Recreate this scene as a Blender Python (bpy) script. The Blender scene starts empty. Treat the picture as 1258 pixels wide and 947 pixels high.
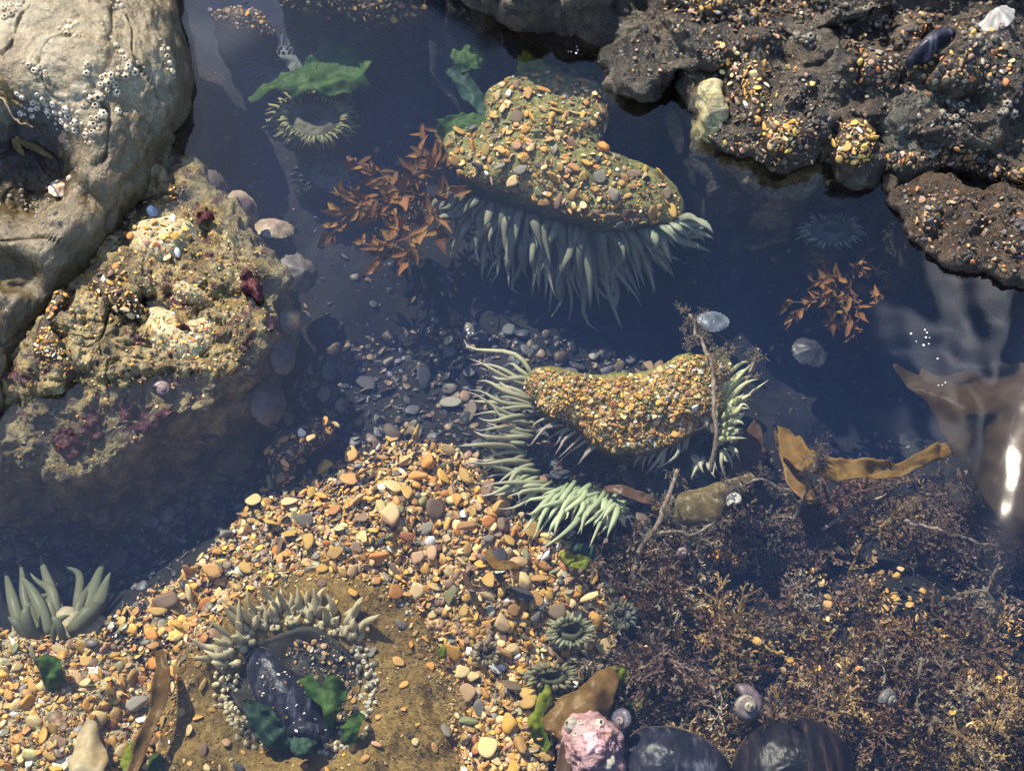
import bpy, math, random
import numpy as np
from mathutils import Vector, Matrix
from mathutils.bvhtree import BVHTree
R = math.radians
S = bpy.context.scene
COL = S.collection

# ---------------------------------------------------------------- camera, sky, sun, exposure
W0, H0 = 1258.0, 947.0
PITCH, DIST, LENS = R(25), 0.86, 50.0
CAM = np.array([0, -math.sin(PITCH) * DIST, math.cos(PITCH) * DIST])
cd = bpy.data.cameras.new('camera'); cd.lens = LENS; cd.sensor_width = 36; cd.clip_start = .02; cd.clip_end = 200
cam = bpy.data.objects.new('camera', cd); COL.objects.link(cam)
cam.location = CAM; cam.rotation_euler = (PITCH, 0, 0); S.camera = cam
SUN_AZ, SUN_EL = R(-33), R(48)
CLOUD_AT = (16.77, 7.31, .62)
w = bpy.data.worlds.new('World'); S.world = w; w.use_nodes = True
nt = w.node_tree; bg = nt.nodes['Background']; sk = nt.nodes.new('ShaderNodeTexSky')
sk.sky_type = 'NISHITA'; sk.sun_disc = False; sk.sun_elevation = SUN_EL; sk.sun_rotation = SUN_AZ; sk.dust_density = .25; sk.ozone_density = 2.5; sk.altitude = 0
# added broken cloud, offset so its reflection whitens the right-hand water
tc = nt.nodes.new('ShaderNodeTexCoord'); mp = nt.nodes.new('ShaderNodeMapping'); mp.inputs['Location'].default_value = CLOUD_AT; nt.links.new(tc.outputs['Generated'], mp.inputs[0])
cn = nt.nodes.new('ShaderNodeTexNoise'); cn.inputs['Scale'].default_value = 2.1; cn.inputs['Detail'].default_value = 7; cn.inputs['Roughness'].default_value = .55; cn.inputs['Distortion'].default_value = .5
nt.links.new(mp.outputs[0], cn.inputs['Vector'])
cr = nt.nodes.new('ShaderNodeValToRGB'); cr.color_ramp.elements[0].position = .585; cr.color_ramp.elements[1].position = .80; nt.links.new(cn.outputs['Fac'], cr.inputs[0])
cm = nt.nodes.new('ShaderNodeMix'); cm.data_type = 'RGBA'; cm.inputs[7].default_value = (32, 32, 33, 1)
nt.links.new(cr.outputs[0], cm.inputs[0]); nt.links.new(sk.outputs[0], cm.inputs[6])
nt.links.new(cm.outputs[2], bg.inputs[0]); bg.inputs[1].default_value = 0.14
ld = bpy.data.lights.new('sun', 'SUN'); ld.energy = 5; ld.angle = R(.5); ld.color = (1, .89, .72)
lo = bpy.data.objects.new('sun', ld); COL.objects.link(lo)
sd = Vector((math.cos(SUN_EL) * math.sin(SUN_AZ), math.cos(SUN_EL) * math.cos(SUN_AZ), math.sin(SUN_EL)))
lo.rotation_euler = sd.to_track_quat('Z', 'Y').to_euler(); lo.location = sd * 3
S.view_settings.view_transform = 'Standard'; S.view_settings.look = 'None'; S.view_settings.gamma = 1
S.view_settings.exposure = 1.5
S.render.engine = 'CYCLES'
S.cycles.transparent_max_bounces = 12; S.cycles.max_bounces = 6; S.cycles.sample_clamp_indirect = 6

rng = np.random.default_rng(11)
random.seed(5)

# ---------------------------------------------------------------- helpers
FW = np.array([0, math.sin(PITCH), -math.cos(PITCH)]); UP = np.array([0, math.cos(PITCH), math.sin(PITCH)])
def ray(px, py):
    px = np.asarray(px, float); py = np.asarray(py, float)
    x = (px - W0 / 2) / W0 * 36 / LENS; y = -(py - H0 / 2) / W0 * 36 / LENS
    return FW + x[..., None] * np.array([1., 0, 0]) + y[..., None] * UP
def P(px, py, z=0.):
    d = ray(px, py); t = (np.asarray(z, float) - CAM[2]) / d[..., 2]
    return CAM + d * t[..., None]
PX = 0.72 * DIST / W0            # metres per photo pixel near the water plane

def _h(ix, iy, iz):
    n = (ix.astype(np.int64) * 374761393 + iy.astype(np.int64) * 668265263 + iz.astype(np.int64) * 2147483647) & 0xffffffff
    n = ((n ^ (n >> 13)) * 1274126177) & 0xffffffff
    n = ((n ^ (n >> 16)) * 2246822519) & 0xffffffff
    return ((n ^ (n >> 15)) & 0xffff) / 32767.5 - 1
def vnoise(p):
    i = np.floor(p).astype(np.int64); f = p - i; u = f * f * f * (f * (f * 6 - 15) + 10)
    x, y, z = i[:, 0], i[:, 1], i[:, 2]; r = 0
    for a in (0, 1):
        for b in (0, 1):
            for c in (0, 1):
                r = r + _h(x + a, y + b, z + c) * (u[:, 0] if a else 1 - u[:, 0]) * (u[:, 1] if b else 1 - u[:, 1]) * (u[:, 2] if c else 1 - u[:, 2])
    return r
def fbm(p, o=5, gain=.5, ridge=False):
    r = 0; a = 1.
    for k in range(o):
        v = vnoise(p * 2.03 ** k + 17.3 * k)
        if ridge: v = 1 - 2 * np.abs(v)
        r = r + a * v; a *= gain
    return r

def mesh(name, V, Fs, cols=None, smooth=True):
    V = np.asarray(V, np.float32); Fs = Fs if isinstance(Fs, list) else [Fs]
    Fs = [np.asarray(f, np.int32) for f in Fs if len(f)]
    me = bpy.data.meshes.new(name); me.vertices.add(len(V)); me.vertices.foreach_set('co', V.ravel())
    li = np.concatenate([f.ravel() for f in Fs]); tot = np.concatenate([np.full(len(f), f.shape[1]) for f in Fs])
    st = np.concatenate([[0], np.cumsum(tot)[:-1]]).astype(np.int32)
    me.loops.add(len(li)); me.loops.foreach_set('vertex_index', li)
    me.polygons.add(len(tot)); me.polygons.foreach_set('loop_start', st)
    me.update(calc_edges=True)
    me.polygons.foreach_set('use_smooth', np.full(len(tot), smooth))
    if cols is not None:
        c = np.ones((len(V), 4), np.float32); c[:, :3] = cols
        at = me.color_attributes.new('col', 'FLOAT_COLOR', 'POINT'); at.data.foreach_set('color', c.ravel())
    me.update()
    return me
def put(name, me, m=None, parent=None, label=None, cat=None, group=None, kind=None, local=False):
    if m is not None and not me.materials: me.materials.append(m)
    o = bpy.data.objects.new(name, me); COL.objects.link(o)
    if parent is not None:
        o.parent = parent
        if not local: o.matrix_parent_inverse = Matrix.Translation(-parent.location)
    return tag(o, label, cat, group, kind)
def tag(o, label=None, cat=None, group=None, kind=None):
    if label: o['label'] = label
    if cat: o['category'] = cat
    if group: o['group'] = group
    if kind: o['kind'] = kind
    return o
def thing(name, loc, label, cat, group=None):
    o = bpy.data.objects.new(name, None); COL.objects.link(o); o.location = loc; o.empty_display_size = .01
    return tag(o, label, cat, group)

def ring_faces(n, k):           # n rings of k verts, closed round
    i = np.arange(n - 1)[:, None] * k; j = np.arange(k)[None]; j2 = (j + 1) % k
    return np.stack([i + j, i + j2, i + k + j2, i + k + j], -1).reshape(-1, 4)
def tube(pts, rad, k=6, flat=1., cap=True, side=None):
    pts = np.asarray(pts, float); n = len(pts); rad = np.broadcast_to(rad, n)
    T = np.gradient(pts, axis=0); T /= np.linalg.norm(T, axis=1)[:, None] + 1e-12
    a = np.array([0, 0, 1.]) if abs(T[0][2]) < .9 else np.array([1., 0, 0])
    if side is not None: a = np.asarray(side, float)
    V = []; ang = np.arange(k) / k * 2 * np.pi
    u = np.cross(T[0], a); u /= np.linalg.norm(u) + 1e-12
    for i in range(n):
        u = u - T[i] * np.dot(u, T[i]); u /= np.linalg.norm(u) + 1e-12; v = np.cross(T[i], u)
        V.append(pts[i] + rad[i] * (np.cos(ang)[:, None] * u + flat * np.sin(ang)[:, None] * v))
    V = np.concatenate(V); F = [ring_faces(n, k)]
    if cap:
        b = len(V); V = np.concatenate([V, pts[-1:] + T[-1:] * rad[-1] * .6, pts[:1]]); j = np.arange(k)
        F.append(np.stack([(n - 1) * k + j, (n - 1) * k + (j + 1) % k, np.full(k, b)], -1))
        F.append(np.stack([(j + 1) % k, j, np.full(k, b + 1)], -1))
    return V, F
def catmull(pts, n, closed=False):
    pts = np.asarray(pts, float); m = len(pts)
    if closed: q = np.concatenate([pts[-1:], pts, pts[:2]]); segs = m
    else: q = np.concatenate([2 * pts[:1] - pts[1:2], pts, 2 * pts[-1:] - pts[-2:-1]]); segs = m - 1
    t = np.linspace(0, segs, max(400, n * 4), endpoint=not closed); i = np.minimum(t.astype(int), segs - 1); f = (t - i)[:, None]
    a, b, c, d = q[i], q[i + 1], q[i + 2], q[i + 3]
    r = .5 * (2 * b + (c - a) * f + (2 * a - 5 * b + 4 * c - d) * f * f + (3 * b - a - 3 * c + d) * f ** 3)
    r2 = np.concatenate([r, r[:1]]) if closed else r
    s = np.concatenate([[0], np.cumsum(np.linalg.norm(np.diff(r2[:, :2], axis=0), axis=1))])
    x = np.linspace(0, s[-1], n, endpoint=not closed)
    return np.stack([np.interp(x, s, r2[:, k]) for k in range(pts.shape[1])], -1)
class Acc:
    def __init__(s): s.V = []; s.F3 = []; s.F4 = []; s.C = []; s.n = 0
    def add(s, V, F, c=(1, 1, 1)):
        for f in (F if isinstance(F, list) else [F]):
            (s.F3 if f.shape[1] == 3 else s.F4).append(np.asarray(f) + s.n)
        s.V.append(V); s.C.append(np.broadcast_to(np.asarray(c, float), (len(V), 3))); s.n += len(V)
    def batch(s, V0, F0, M, L, C):          # M (N,3,3), L (N,3), C (N,3)
        N = len(L); V = np.einsum('nij,vj->nvi', M, V0) + L[:, None]; nv = len(V0)
        for f in (F0 if isinstance(F0, list) else [F0]):
            f2 = (np.arange(N)[:, None, None] * nv + f[None]).reshape(-1, f.shape[1]) + s.n
            (s.F3 if f.shape[1] == 3 else s.F4).append(f2)
        C = np.asarray(C)
        C = np.repeat(C, nv, 0) if C.ndim == 2 else C.reshape(-1, 3)
        s.V.append(V.reshape(-1, 3)); s.C.append(C); s.n += N * nv
    def mesh(s, name, smooth=True):
        Fs = ([np.concatenate(s.F3)] if s.F3 else []) + ([np.concatenate(s.F4)] if s.F4 else [])
        return mesh(name, np.concatenate(s.V), Fs, np.concatenate(s.C), smooth)

SURF = {}
def reg(key, V, Fs):
    polys = [tuple(p) for f in Fs for p in np.asarray(f).tolist()]
    SURF[key] = BVHTree.FromPolygons(np.asarray(V).tolist(), polys)
def hit(px, py, keys):
    d = Vector(ray(px, py)).normalized(); o = Vector(CAM); best = None
    for k in keys:
        c, n, i, dist = SURF[k].ray_cast(o, d)
        if c is not None and (best is None or dist < best[2]): best = (np.array(c), np.array(n if n.z > -.2 else -n), dist)
    return best
def inside(poly, px, py):
    poly = np.asarray(poly)[:, :2]; r = np.zeros(np.shape(px), bool); j = len(poly) - 1
    for i in range(len(poly)):
        xi, yi = poly[i]; xj, yj = poly[j]
        r ^= ((yi > py) != (yj > py)) & (px < (xj - xi) * (py - yi) / (yj - yi + 1e-9) + xi); j = i
    return r
def in_poly(poly, n):
    p = np.asarray(poly)[:, :2]; lo_, hi_ = p.min(0), p.max(0); out = np.zeros((0, 2))
    while len(out) < n:
        q = rng.uniform(lo_, hi_, (n * 2 + 20, 2)); out = np.concatenate([out, q[inside(p, q[:, 0], q[:, 1])]])
    return out[:n]
def frame(nrm, spin):
    n = nrm / (np.linalg.norm(nrm) + 1e-9); a = np.array([1., 0, 0]) if abs(n[0]) < .8 else np.array([0, 1., 0])
    u = np.cross(n, a); u /= np.linalg.norm(u); v = np.cross(n, u)
    u2 = u * math.cos(spin) + v * math.sin(spin); v2 = np.cross(n, u2)
    return np.stack([u2, v2, n], 1)
def idw(XY, pts, p=2.6):
    d = np.linalg.norm(XY[:, None, :2] - pts[None, :, :2], axis=2) + 1e-5; q = d ** -p
    return (q * pts[None, :, 2]).sum(1) / q.sum(1)
def normals(V, Fs):
    N = np.zeros_like(V)
    for f in Fs:
        n = np.cross(V[f[:, 1]] - V[f[:, 0]], V[f[:, 2]] - V[f[:, 0]])
        for k in range(f.shape[1]): np.add.at(N, f[:, k], n)
    return N / (np.linalg.norm(N, axis=1)[:, None] + 1e-15)

def mound_geo(poly, ze, ctrl, zb, k=2.4, q=.6, under=.0, amp=.003, fs=30, nr=40, nt=120, pits=(), centre=None, ridge=0., fine=0., seed=0, octs=5, ns=10, billow=0., bfs=70., cracks=0., cfs=26.):
    pl = np.array([(p[0], p[1], p[2] if len(p) > 2 else ze) for p in poly], float)
    o = catmull(pl, nt, True); O = P(o[:, 0], o[:, 1], o[:, 2])
    cp = P(np.array([c[0] for c in ctrl], float), np.array([c[1] for c in ctrl], float), np.array([c[2] for c in ctrl], float))
    if centre is None: c = O.mean(0)
    else: c = P(np.array(float(centre[0])), np.array(float(centre[1])), ze)
    rs = np.linspace(0, 1, nr + 1)[1:] ** .85
    XY = c[None, None, :2] + rs[:, None, None] * (O[None, :, :2] - c[None, None, :2])
    zi = idw(XY.reshape(-1, 2), cp).reshape(nr, nt); zo = O[None, :, 2]
    Z = zo + (zi - zo) * np.maximum(1 - rs[:, None] ** k, 0) ** q
    for (a, b, z, rx, ry, dep) in pits:
        pc = P(np.array(float(a)), np.array(float(b)), z)
        g = ((XY[..., 0] - pc[0]) / (rx * PX)) ** 2 + ((XY[..., 1] - pc[1]) / (ry * PX)) ** 2
        Z = Z - dep * np.exp(-g ** 1.5)
    top = np.concatenate([XY, Z[..., None]], -1).reshape(-1, 3)
    sk_ = []
    for s in np.linspace(0, 1, ns + 1)[1:]:
        xy = c[:2] + (O[:, :2] - c[:2]) * (1 - under * s ** .7); z = O[:, 2] + (zb - O[:, 2]) * s
        sk_.append(np.concatenate([xy, z[:, None]], -1))
    zc = idw(c[None, :2], cp)[0]
    for (a, b, z, rx, ry, dep) in pits:
        pc = P(np.array(float(a)), np.array(float(b)), z)
        zc -= dep * math.exp(-(((c[0] - pc[0]) / (rx * PX)) ** 2 + ((c[1] - pc[1]) / (ry * PX)) ** 2) ** 1.5)
    V = np.concatenate([top, np.concatenate(sk_), [[c[0], c[1], zc]]])
    n = nr + ns; rf = ring_faces(n, nt)[:, ::-1] if False else ring_faces(n, nt)
    j = np.arange(nt); ci = n * nt
    Fs = [rf, np.stack([np.full(nt, ci), (j + 1) % nt, j], -1)]
    # orient upward
    f = Fs[1]; nz = np.cross(V[f[:, 1]] - V[f[:, 0]], V[f[:, 2]] - V[f[:, 0]])[:, 2].sum()
    if nz < 0: Fs = [g[:, ::-1] for g in Fs]
    N = normals(V, Fs); p = V * fs + seed * 7.7
    d = fbm(p, octs) * amp
    if ridge: d = d + fbm(p * .7 + 3.1, 4, ridge=True) * ridge
    if fine: d = d + fbm(p * 6.3 + 9., 3) * fine
    if cracks:
        g_ = np.minimum(np.abs(vnoise(V * cfs + 31.)), np.abs(vnoise(V * cfs * .7 + 77.)) * 1.6) + .03 * vnoise(V * 140)
        d = d - cracks * np.exp(-(g_ / .03) ** 2); d = d - cracks * .8 * np.clip(vnoise(V * 130 + 3) - .55, 0, 1)
    if billow: d = d + (np.abs(vnoise(V * bfs + seed)) + .5 * np.abs(vnoise(V * bfs * 2.2 + 4.)) - .5) * billow
    V = V + N * d[:, None]
    return V, Fs
def mound(name, m, parent=None, key=None, label=None, cat=None, group=None, kind=None, colf=None, **kw):
    V, Fs = mound_geo(**kw)
    if key: reg(key, V, Fs)
    return put(name, mesh(name, V, Fs, None if colf is None else colf(V)), m, parent, label, cat, group, kind)

def slab_geo(poly, ze, ctrl=None, th=.0007, amp=.002, fs=40, nr=8, nt=48, seed=0, centre=None, rag=.10):
    kw = dict(poly=poly, ze=ze, ctrl=ctrl or [(np.mean([p[0] for p in poly]), np.mean([p[1] for p in poly]), ze)], zb=ze, k=3, q=1., amp=0, nr=nr, nt=nt, ns=1, centre=centre)
    V, Fs = mound_geo(**kw)
    V = np.concatenate([V[:nr * nt], V[-1:]]); c = nr * nt; j = np.arange(nt)
    F = [ring_faces(nr, nt), np.stack([np.full(nt, c), (j + 1) % nt, j], -1)]
    cc = V[-1].copy(); rr = np.concatenate([np.repeat(np.linspace(0, 1, nr + 1)[1:], nt), [0]])
    V[:, :2] += (V[:, :2] - cc[:2]) * (rr ** 2 * fbm(V * np.array([140, 140, 0]) + seed * 2.7, 3) * rag)[:, None]
    V[:, 2] += fbm(V * np.array([fs, fs, 0]) + seed * 5.1, 3) * amp * (.4 + rr)
    B = V - np.array([0, 0, th]); n = len(V)
    e = (nr - 1) * nt
    side = np.stack([e + j, e + (j + 1) % nt, n + e + (j + 1) % nt, n + e + j], -1)
    return np.concatenate([V, B]), [F[0], F[1], F[0][:, ::-1] + n, F[1][:, ::-1] + n, side]

def blade_geo(line, widths, th=.0006, n=40, m=9, ruff=.003, rf=60, cup=.15, seed=0, tilt=0.):
    l = catmull(np.array(line, float), n); C = P(l[:, 0], l[:, 1], l[:, 2])
    wd = np.interp(np.linspace(0, 1, n), np.linspace(0, 1, len(widths)), widths) * PX
    T = np.gradient(C, axis=0); T /= np.linalg.norm(T, axis=1)[:, None]
    Sd = np.cross(T, [0, 0, 1.]); Sd /= np.linalg.norm(Sd, axis=1)[:, None] + 1e-9; Nn = np.cross(Sd, T)
    u = np.linspace(-1, 1, m)
    ct, st_ = math.cos(tilt), math.sin(tilt); Sd, Nn = Sd * ct + Nn * st_, Nn * ct - Sd * st_
    V = C[:, None] + u[None, :, None] * (wd[:, None, None] / 2) * Sd[:, None] + (cup * (u ** 2)[None, :, None] * wd[:, None, None] / 2) * Nn[:, None]
    V = V.reshape(-1, 3); d = fbm(V * rf + seed * 3.3, 3) * ruff; Nr = np.repeat(Nn, m, 0)
    V = V + Nr * d[:, None]
    i = np.arange(n - 1)[:, None] * m; j = np.arange(m - 1)[None]
    F = np.stack([i + j, i + j + 1, i + m + j + 1, i + m + j], -1).reshape(-1, 4)
    N_ = len(V); B = V - Nr * th
    e1 = np.arange(n - 1) * m; s1 = np.stack([e1, e1 + m, e1 + m + N_, e1 + N_], -1); e2 = e1 + m - 1; s2 = np.stack([e2 + m, e2, e2 + N_, e2 + m + N_], -1)
    k = np.arange(m - 1); s3 = np.stack([k + 1, k, k + N_, k + 1 + N_], -1); e = (n - 1) * m; s4 = np.stack([e + k, e + k + 1, e + k + 1 + N_, e + k + N_], -1)
    return np.concatenate([V, B]), [F, F[:, ::-1] + N_, s1, s2, s3, s4]

# ---------------------------------------------------------------- materials
def nodes(name):
    m = bpy.data.materials.new(name); m.use_nodes = True; t = m.node_tree
    return m, t, t.nodes['Principled BSDF'], t.nodes['Material Output']
def ramp(t, fac, cols):
    r = t.nodes.new('ShaderNodeValToRGB'); e = r.color_ramp.elements
    while len(e) < len(cols): e.new(.5)
    for i, (p, c) in enumerate(cols): e[i].position = p; e[i].color = (*c, 1)
    t.links.new(fac, r.inputs[0]); return r.outputs[0]
def nz(t, scale, detail=6, rough=.6, dist=0, vec=None, out='Fac'):
    n = t.nodes.new('ShaderNodeTexNoise'); n.inputs['Scale'].default_value = scale; n.inputs['Detail'].default_value = detail
    n.inputs['Roughness'].default_value = rough; n.inputs['Distortion'].default_value = dist
    if vec is None: vec = t.nodes.new('ShaderNodeTexCoord').outputs['Object']
    t.links.new(vec, n.inputs['Vector']); return n.outputs[out]
def mix(t, fac, a, b, mode='MIX'):
    n = t.nodes.new('ShaderNodeMix'); n.data_type = 'RGBA'; n.blend_type = mode
    for s, v in ((n.inputs[0], fac), (n.inputs[6], a), (n.inputs[7], b)):
        if isinstance(v, (int, float)): s.default_value = v
        elif isinstance(v, tuple): s.default_value = (*v, 1)
        else: t.links.new(v, s)
    return n.outputs[2]
def mth(t, op, a, b=None, clamp=False):
    n = t.nodes.new('ShaderNodeMath'); n.operation = op; n.use_clamp = clamp
    for i, v in enumerate((a, b)):
        if v is None: continue
        if isinstance(v, (int, float)): n.inputs[i].default_value = v
        else: t.links.new(v, n.inputs[i])
    return n.outputs[0]
def bump(t, bs, h, dist=.002, st=.6):
    b = t.nodes.new('ShaderNodeBump'); b.inputs['Strength'].default_value = st; b.inputs['Distance'].default_value = dist
    t.links.new(h, b.inputs['Height']); t.links.new(b.outputs[0], bs.inputs['Normal']); return b
def rock_mat(name, cols, stain, sc=22, rough=(.35, .7), blot=None, blot_pos=(.55, .62), bd=.0025, spk=.55):
    m, t, b, o = nodes(name)
    c = ramp(t, nz(t, sc, 9, .62, .4), cols)
    c = mix(t, mth(t, 'MULTIPLY', ramp(t, nz(t, sc * 3.3, 8, .7), [(.42, (0, 0, 0)), (.62, (1, 1, 1))]), .75), c, stain)
    sp = nz(t, sc * 22, 3, .6); c = mix(t, spk, c, ramp(t, sp, [(.3, (.35, .33, .3)), (.5, (.9, .9, .9)), (.7, (1.5, 1.45, 1.35))]), 'MULTIPLY')
    if blot: c = mix(t, ramp(t, nz(t, sc * 1.6, 6, .65, .8), [(blot_pos[0], (0, 0, 0)), (blot_pos[1], (1, 1, 1))]), c, blot)
    t.links.new(c, b.inputs['Base Color'])
    rr = t.nodes.new('ShaderNodeMapRange'); rr.inputs[1].default_value = .3; rr.inputs[2].default_value = .7
    rr.inputs[3].default_value = rough[0]; rr.inputs[4].default_value = rough[1]
    t.links.new(nz(t, sc * 2, 4), rr.inputs[0]); t.links.new(rr.outputs[0], b.inputs['Roughness'])
    h = mth(t, 'ADD', nz(t, sc * 5, 9, .7, .3), mth(t, 'MULTIPLY', sp, .35 if spk > .3 else .02)); bump(t, b, h, bd, .8)
    return m
def attr_mat(name, rough=.45, spec=.15, sp_scale=900, sp_amt=.5, trans=0., bumps=.0, var=True):
    m, t, b, o = nodes(name)
    a = t.nodes.new('ShaderNodeVertexColor'); a.layer_name = 'col'
    c = mix(t, sp_amt, a.outputs[0], ramp(t, nz(t, sp_scale, 4, .65), [(.3, (.55, .53, .5)), (.55, (1, 1, 1)), (.75, (1.35, 1.3, 1.2))]), 'MULTIPLY')
    t.links.new(c, b.inputs['Base Color']); b.inputs['Roughness'].default_value = rough; b.inputs['Specular IOR Level'].default_value = spec
    if bumps: bump(t, b, nz(t, sp_scale * .6, 4), bumps, .5)
    if trans: add_trans(t, b, o, c, trans)
    return m
def add_trans(t, b, o, c, f):
    tr = t.nodes.new('ShaderNodeBsdfTranslucent'); mx = t.nodes.new('ShaderNodeMixShader'); mx.inputs[0].default_value = f
    if isinstance(c, tuple): tr.inputs[0].default_value = (*c, 1)
    else: t.links.new(c, tr.inputs[0])
    t.links.new(b.outputs[0], mx.inputs[1]); t.links.new(tr.outputs[0], mx.inputs[2]); t.links.new(mx.outputs[0], o.inputs[0])
def plain(name, cols, sc=80, rough=.5, bd=.0006, trans=0., rnd=0., stretch=None, spec=.13, dist=.3, alpha=1.):
    m, t, b, o = nodes(name); vec = None
    if stretch:
        mp = t.nodes.new('ShaderNodeMapping'); mp.inputs['Scale'].default_value = stretch
        t.links.new(t.nodes.new('ShaderNodeTexCoord').outputs['Object'], mp.inputs[0]); vec = mp.outputs[0]
    n = nz(t, sc, 7, .62, dist, vec); c = ramp(t, n, cols)
    c = mix(t, .4, c, ramp(t, nz(t, sc * 7, 3, .6, 0, vec), [(.3, (.6, .6, .6)), (.7, (1.4, 1.4, 1.4))]), 'MULTIPLY')
    if rnd:
        oi = t.nodes.new('ShaderNodeObjectInfo'); hs = t.nodes.new('ShaderNodeHueSaturation')
        t.links.new(mth(t, 'ADD', mth(t, 'MULTIPLY', oi.outputs['Random'], 2 * rnd), 1 - rnd), hs.inputs['Value']); t.links.new(c, hs.inputs['Color'])
        hs.inputs['Hue'].default_value = .5; c = hs.outputs[0]
        oi2 = mth(t, 'ADD', mth(t, 'MULTIPLY', mth(t, 'FRACT', mth(t, 'MULTIPLY', oi.outputs['Random'], 7.7)), .03), .485); t.links.new(oi2, hs.inputs['Hue'])
    t.links.new(c, b.inputs['Base Color']); b.inputs['Roughness'].default_value = rough; b.inputs['Specular IOR Level'].default_value = spec; b.inputs['Alpha'].default_value = alpha
    if bd: bump(t, b, nz(t, sc * 3, 6, .65, 0, vec), bd, .6)
    if trans: add_trans(t, b, o, c, trans)
    return m

M = {}
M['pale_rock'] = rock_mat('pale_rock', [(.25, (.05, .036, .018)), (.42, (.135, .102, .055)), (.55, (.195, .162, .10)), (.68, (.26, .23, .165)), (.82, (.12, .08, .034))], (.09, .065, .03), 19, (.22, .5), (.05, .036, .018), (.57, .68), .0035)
M['pale_stone'] = rock_mat('pale_stone', [(.3, (.16, .13, .05)), (.5, (.36, .32, .16)), (.7, (.46, .42, .27))], (.05, .04, .02), 60, (.25, .55))
M['crust_rock'] = rock_mat('crust_rock', [(.28, (.025, .022, .016)), (.39, (.09, .07, .03)), (.48, (.21, .155, .055)), (.58, (.34, .28, .14)), (.68, (.26, .165, .035)), (.8, (.12, .08, .03))], (.03, .02, .02), 48, (.12, .5), (.05, .012, .018), (.56, .62), .005)
M['dark_rock'] = rock_mat('dark_rock', [(.3, (.008, .007, .006)), (.44, (.028, .022, .016)), (.56, (.065, .05, .034)), (.68, (.11, .085, .055)), (.82, (.05, .03, .022))], (.010, .008, .008), 46, (.08, .42), (.16, .13, .085), (.64, .71), .005)
M['grey_rock'] = rock_mat('grey_rock', [(.3, (.02, .02, .017)), (.5, (.06, .055, .038)), (.7, (.11, .10, .07))], (.012, .011, .01), 36, (.1, .4), (.07, .04, .025), (.6, .68), .004)
M['brown_rock'] = rock_mat('brown_rock', [(.3, (.009, .006, .005)), (.5, (.04, .024, .013)), (.7, (.09, .055, .028))], (.007, .005, .004), 44, (.1, .5), None, bd=.005)
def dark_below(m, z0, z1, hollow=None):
    """wet lower band with painted underside shade, and a hollow darkened for its shade"""
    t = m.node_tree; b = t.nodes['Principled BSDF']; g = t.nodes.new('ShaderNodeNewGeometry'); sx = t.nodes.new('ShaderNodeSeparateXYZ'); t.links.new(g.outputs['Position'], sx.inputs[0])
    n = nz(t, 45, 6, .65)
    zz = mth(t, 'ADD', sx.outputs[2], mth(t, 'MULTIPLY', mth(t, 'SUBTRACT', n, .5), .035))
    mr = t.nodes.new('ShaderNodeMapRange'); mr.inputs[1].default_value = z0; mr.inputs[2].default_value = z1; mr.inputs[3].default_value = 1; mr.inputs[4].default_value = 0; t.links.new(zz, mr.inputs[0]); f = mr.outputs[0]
    old = b.inputs['Base Color'].links[0].from_socket; c = mix(t, mth(t, 'MULTIPLY', f, .8), old, (.05, .036, .016))  # wet brown tone, with the underside's shade painted in
    if hollow:  # paints the hollow's black shade into the base colour
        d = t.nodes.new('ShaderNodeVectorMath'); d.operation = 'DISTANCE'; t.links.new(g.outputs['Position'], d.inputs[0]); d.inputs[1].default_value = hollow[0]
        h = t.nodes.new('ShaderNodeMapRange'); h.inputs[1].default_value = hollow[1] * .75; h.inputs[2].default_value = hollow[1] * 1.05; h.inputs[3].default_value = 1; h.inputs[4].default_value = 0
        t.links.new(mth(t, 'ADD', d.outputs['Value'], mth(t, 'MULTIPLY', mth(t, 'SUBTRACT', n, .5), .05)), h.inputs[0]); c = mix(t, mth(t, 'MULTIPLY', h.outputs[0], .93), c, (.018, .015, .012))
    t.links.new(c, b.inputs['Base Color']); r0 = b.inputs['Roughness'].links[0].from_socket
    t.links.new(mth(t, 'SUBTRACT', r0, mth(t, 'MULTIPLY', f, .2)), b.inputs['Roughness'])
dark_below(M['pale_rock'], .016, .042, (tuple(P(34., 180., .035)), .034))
M['bed'] = rock_mat('bed', [(.3, (.010, .010, .010)), (.5, (.016, .016, .016)), (.7, (.03, .027, .022))], (.008, .008, .010), 26, (.5, .8), None, bd=.002, spk=.12); M['bed'].node_tree.nodes['Principled BSDF'].inputs['Specular IOR Level'].default_value = .08
M['peb'] = attr_mat('gravel_stone', .45, .25, 500, .6)
M['flesh'] = attr_mat('tentacle_flesh', .42, .15, 260, .25, .32)
M['weed'] = attr_mat('weed_frond', .5, .12, 300, .4, .25)
M['shell'] = attr_mat('shell_surface', .38, .25, 420, .6, 0, .0005)
M['barn'] = attr_mat('barnacle_plate', .6, .4, 900, .5, 0, .0003)
PAL = {'tan': (.42, .24, .075), 'orange': (.52, .23, .05), 'cream': (.56, .40, .19), 'brown': (.20, .13, .08), 'grey': (.20, .175, .14), 'charcoal': (.045, .045, .05), 'pink': (.38, .22, .13), 'white': (.72, .68, .6), 'rust': (.32, .13, .05), 'olive': (.20, .19, .09), 'gold': (.50, .28, .06), 'slate': (.085, .085, .085), 'dusk': (.11, .08, .055)}
PN = list(PAL)
for k, c in PAL.items():
    c = np.array(c); M['peb_' + k] = plain('pebble_' + k, [(.3, tuple(c * .72)), (.5, tuple(c)), (.72, tuple(np.minimum(c * 1.25, .85)))], 120, .4, .0005, rnd=.22, spec=.25)

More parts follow.
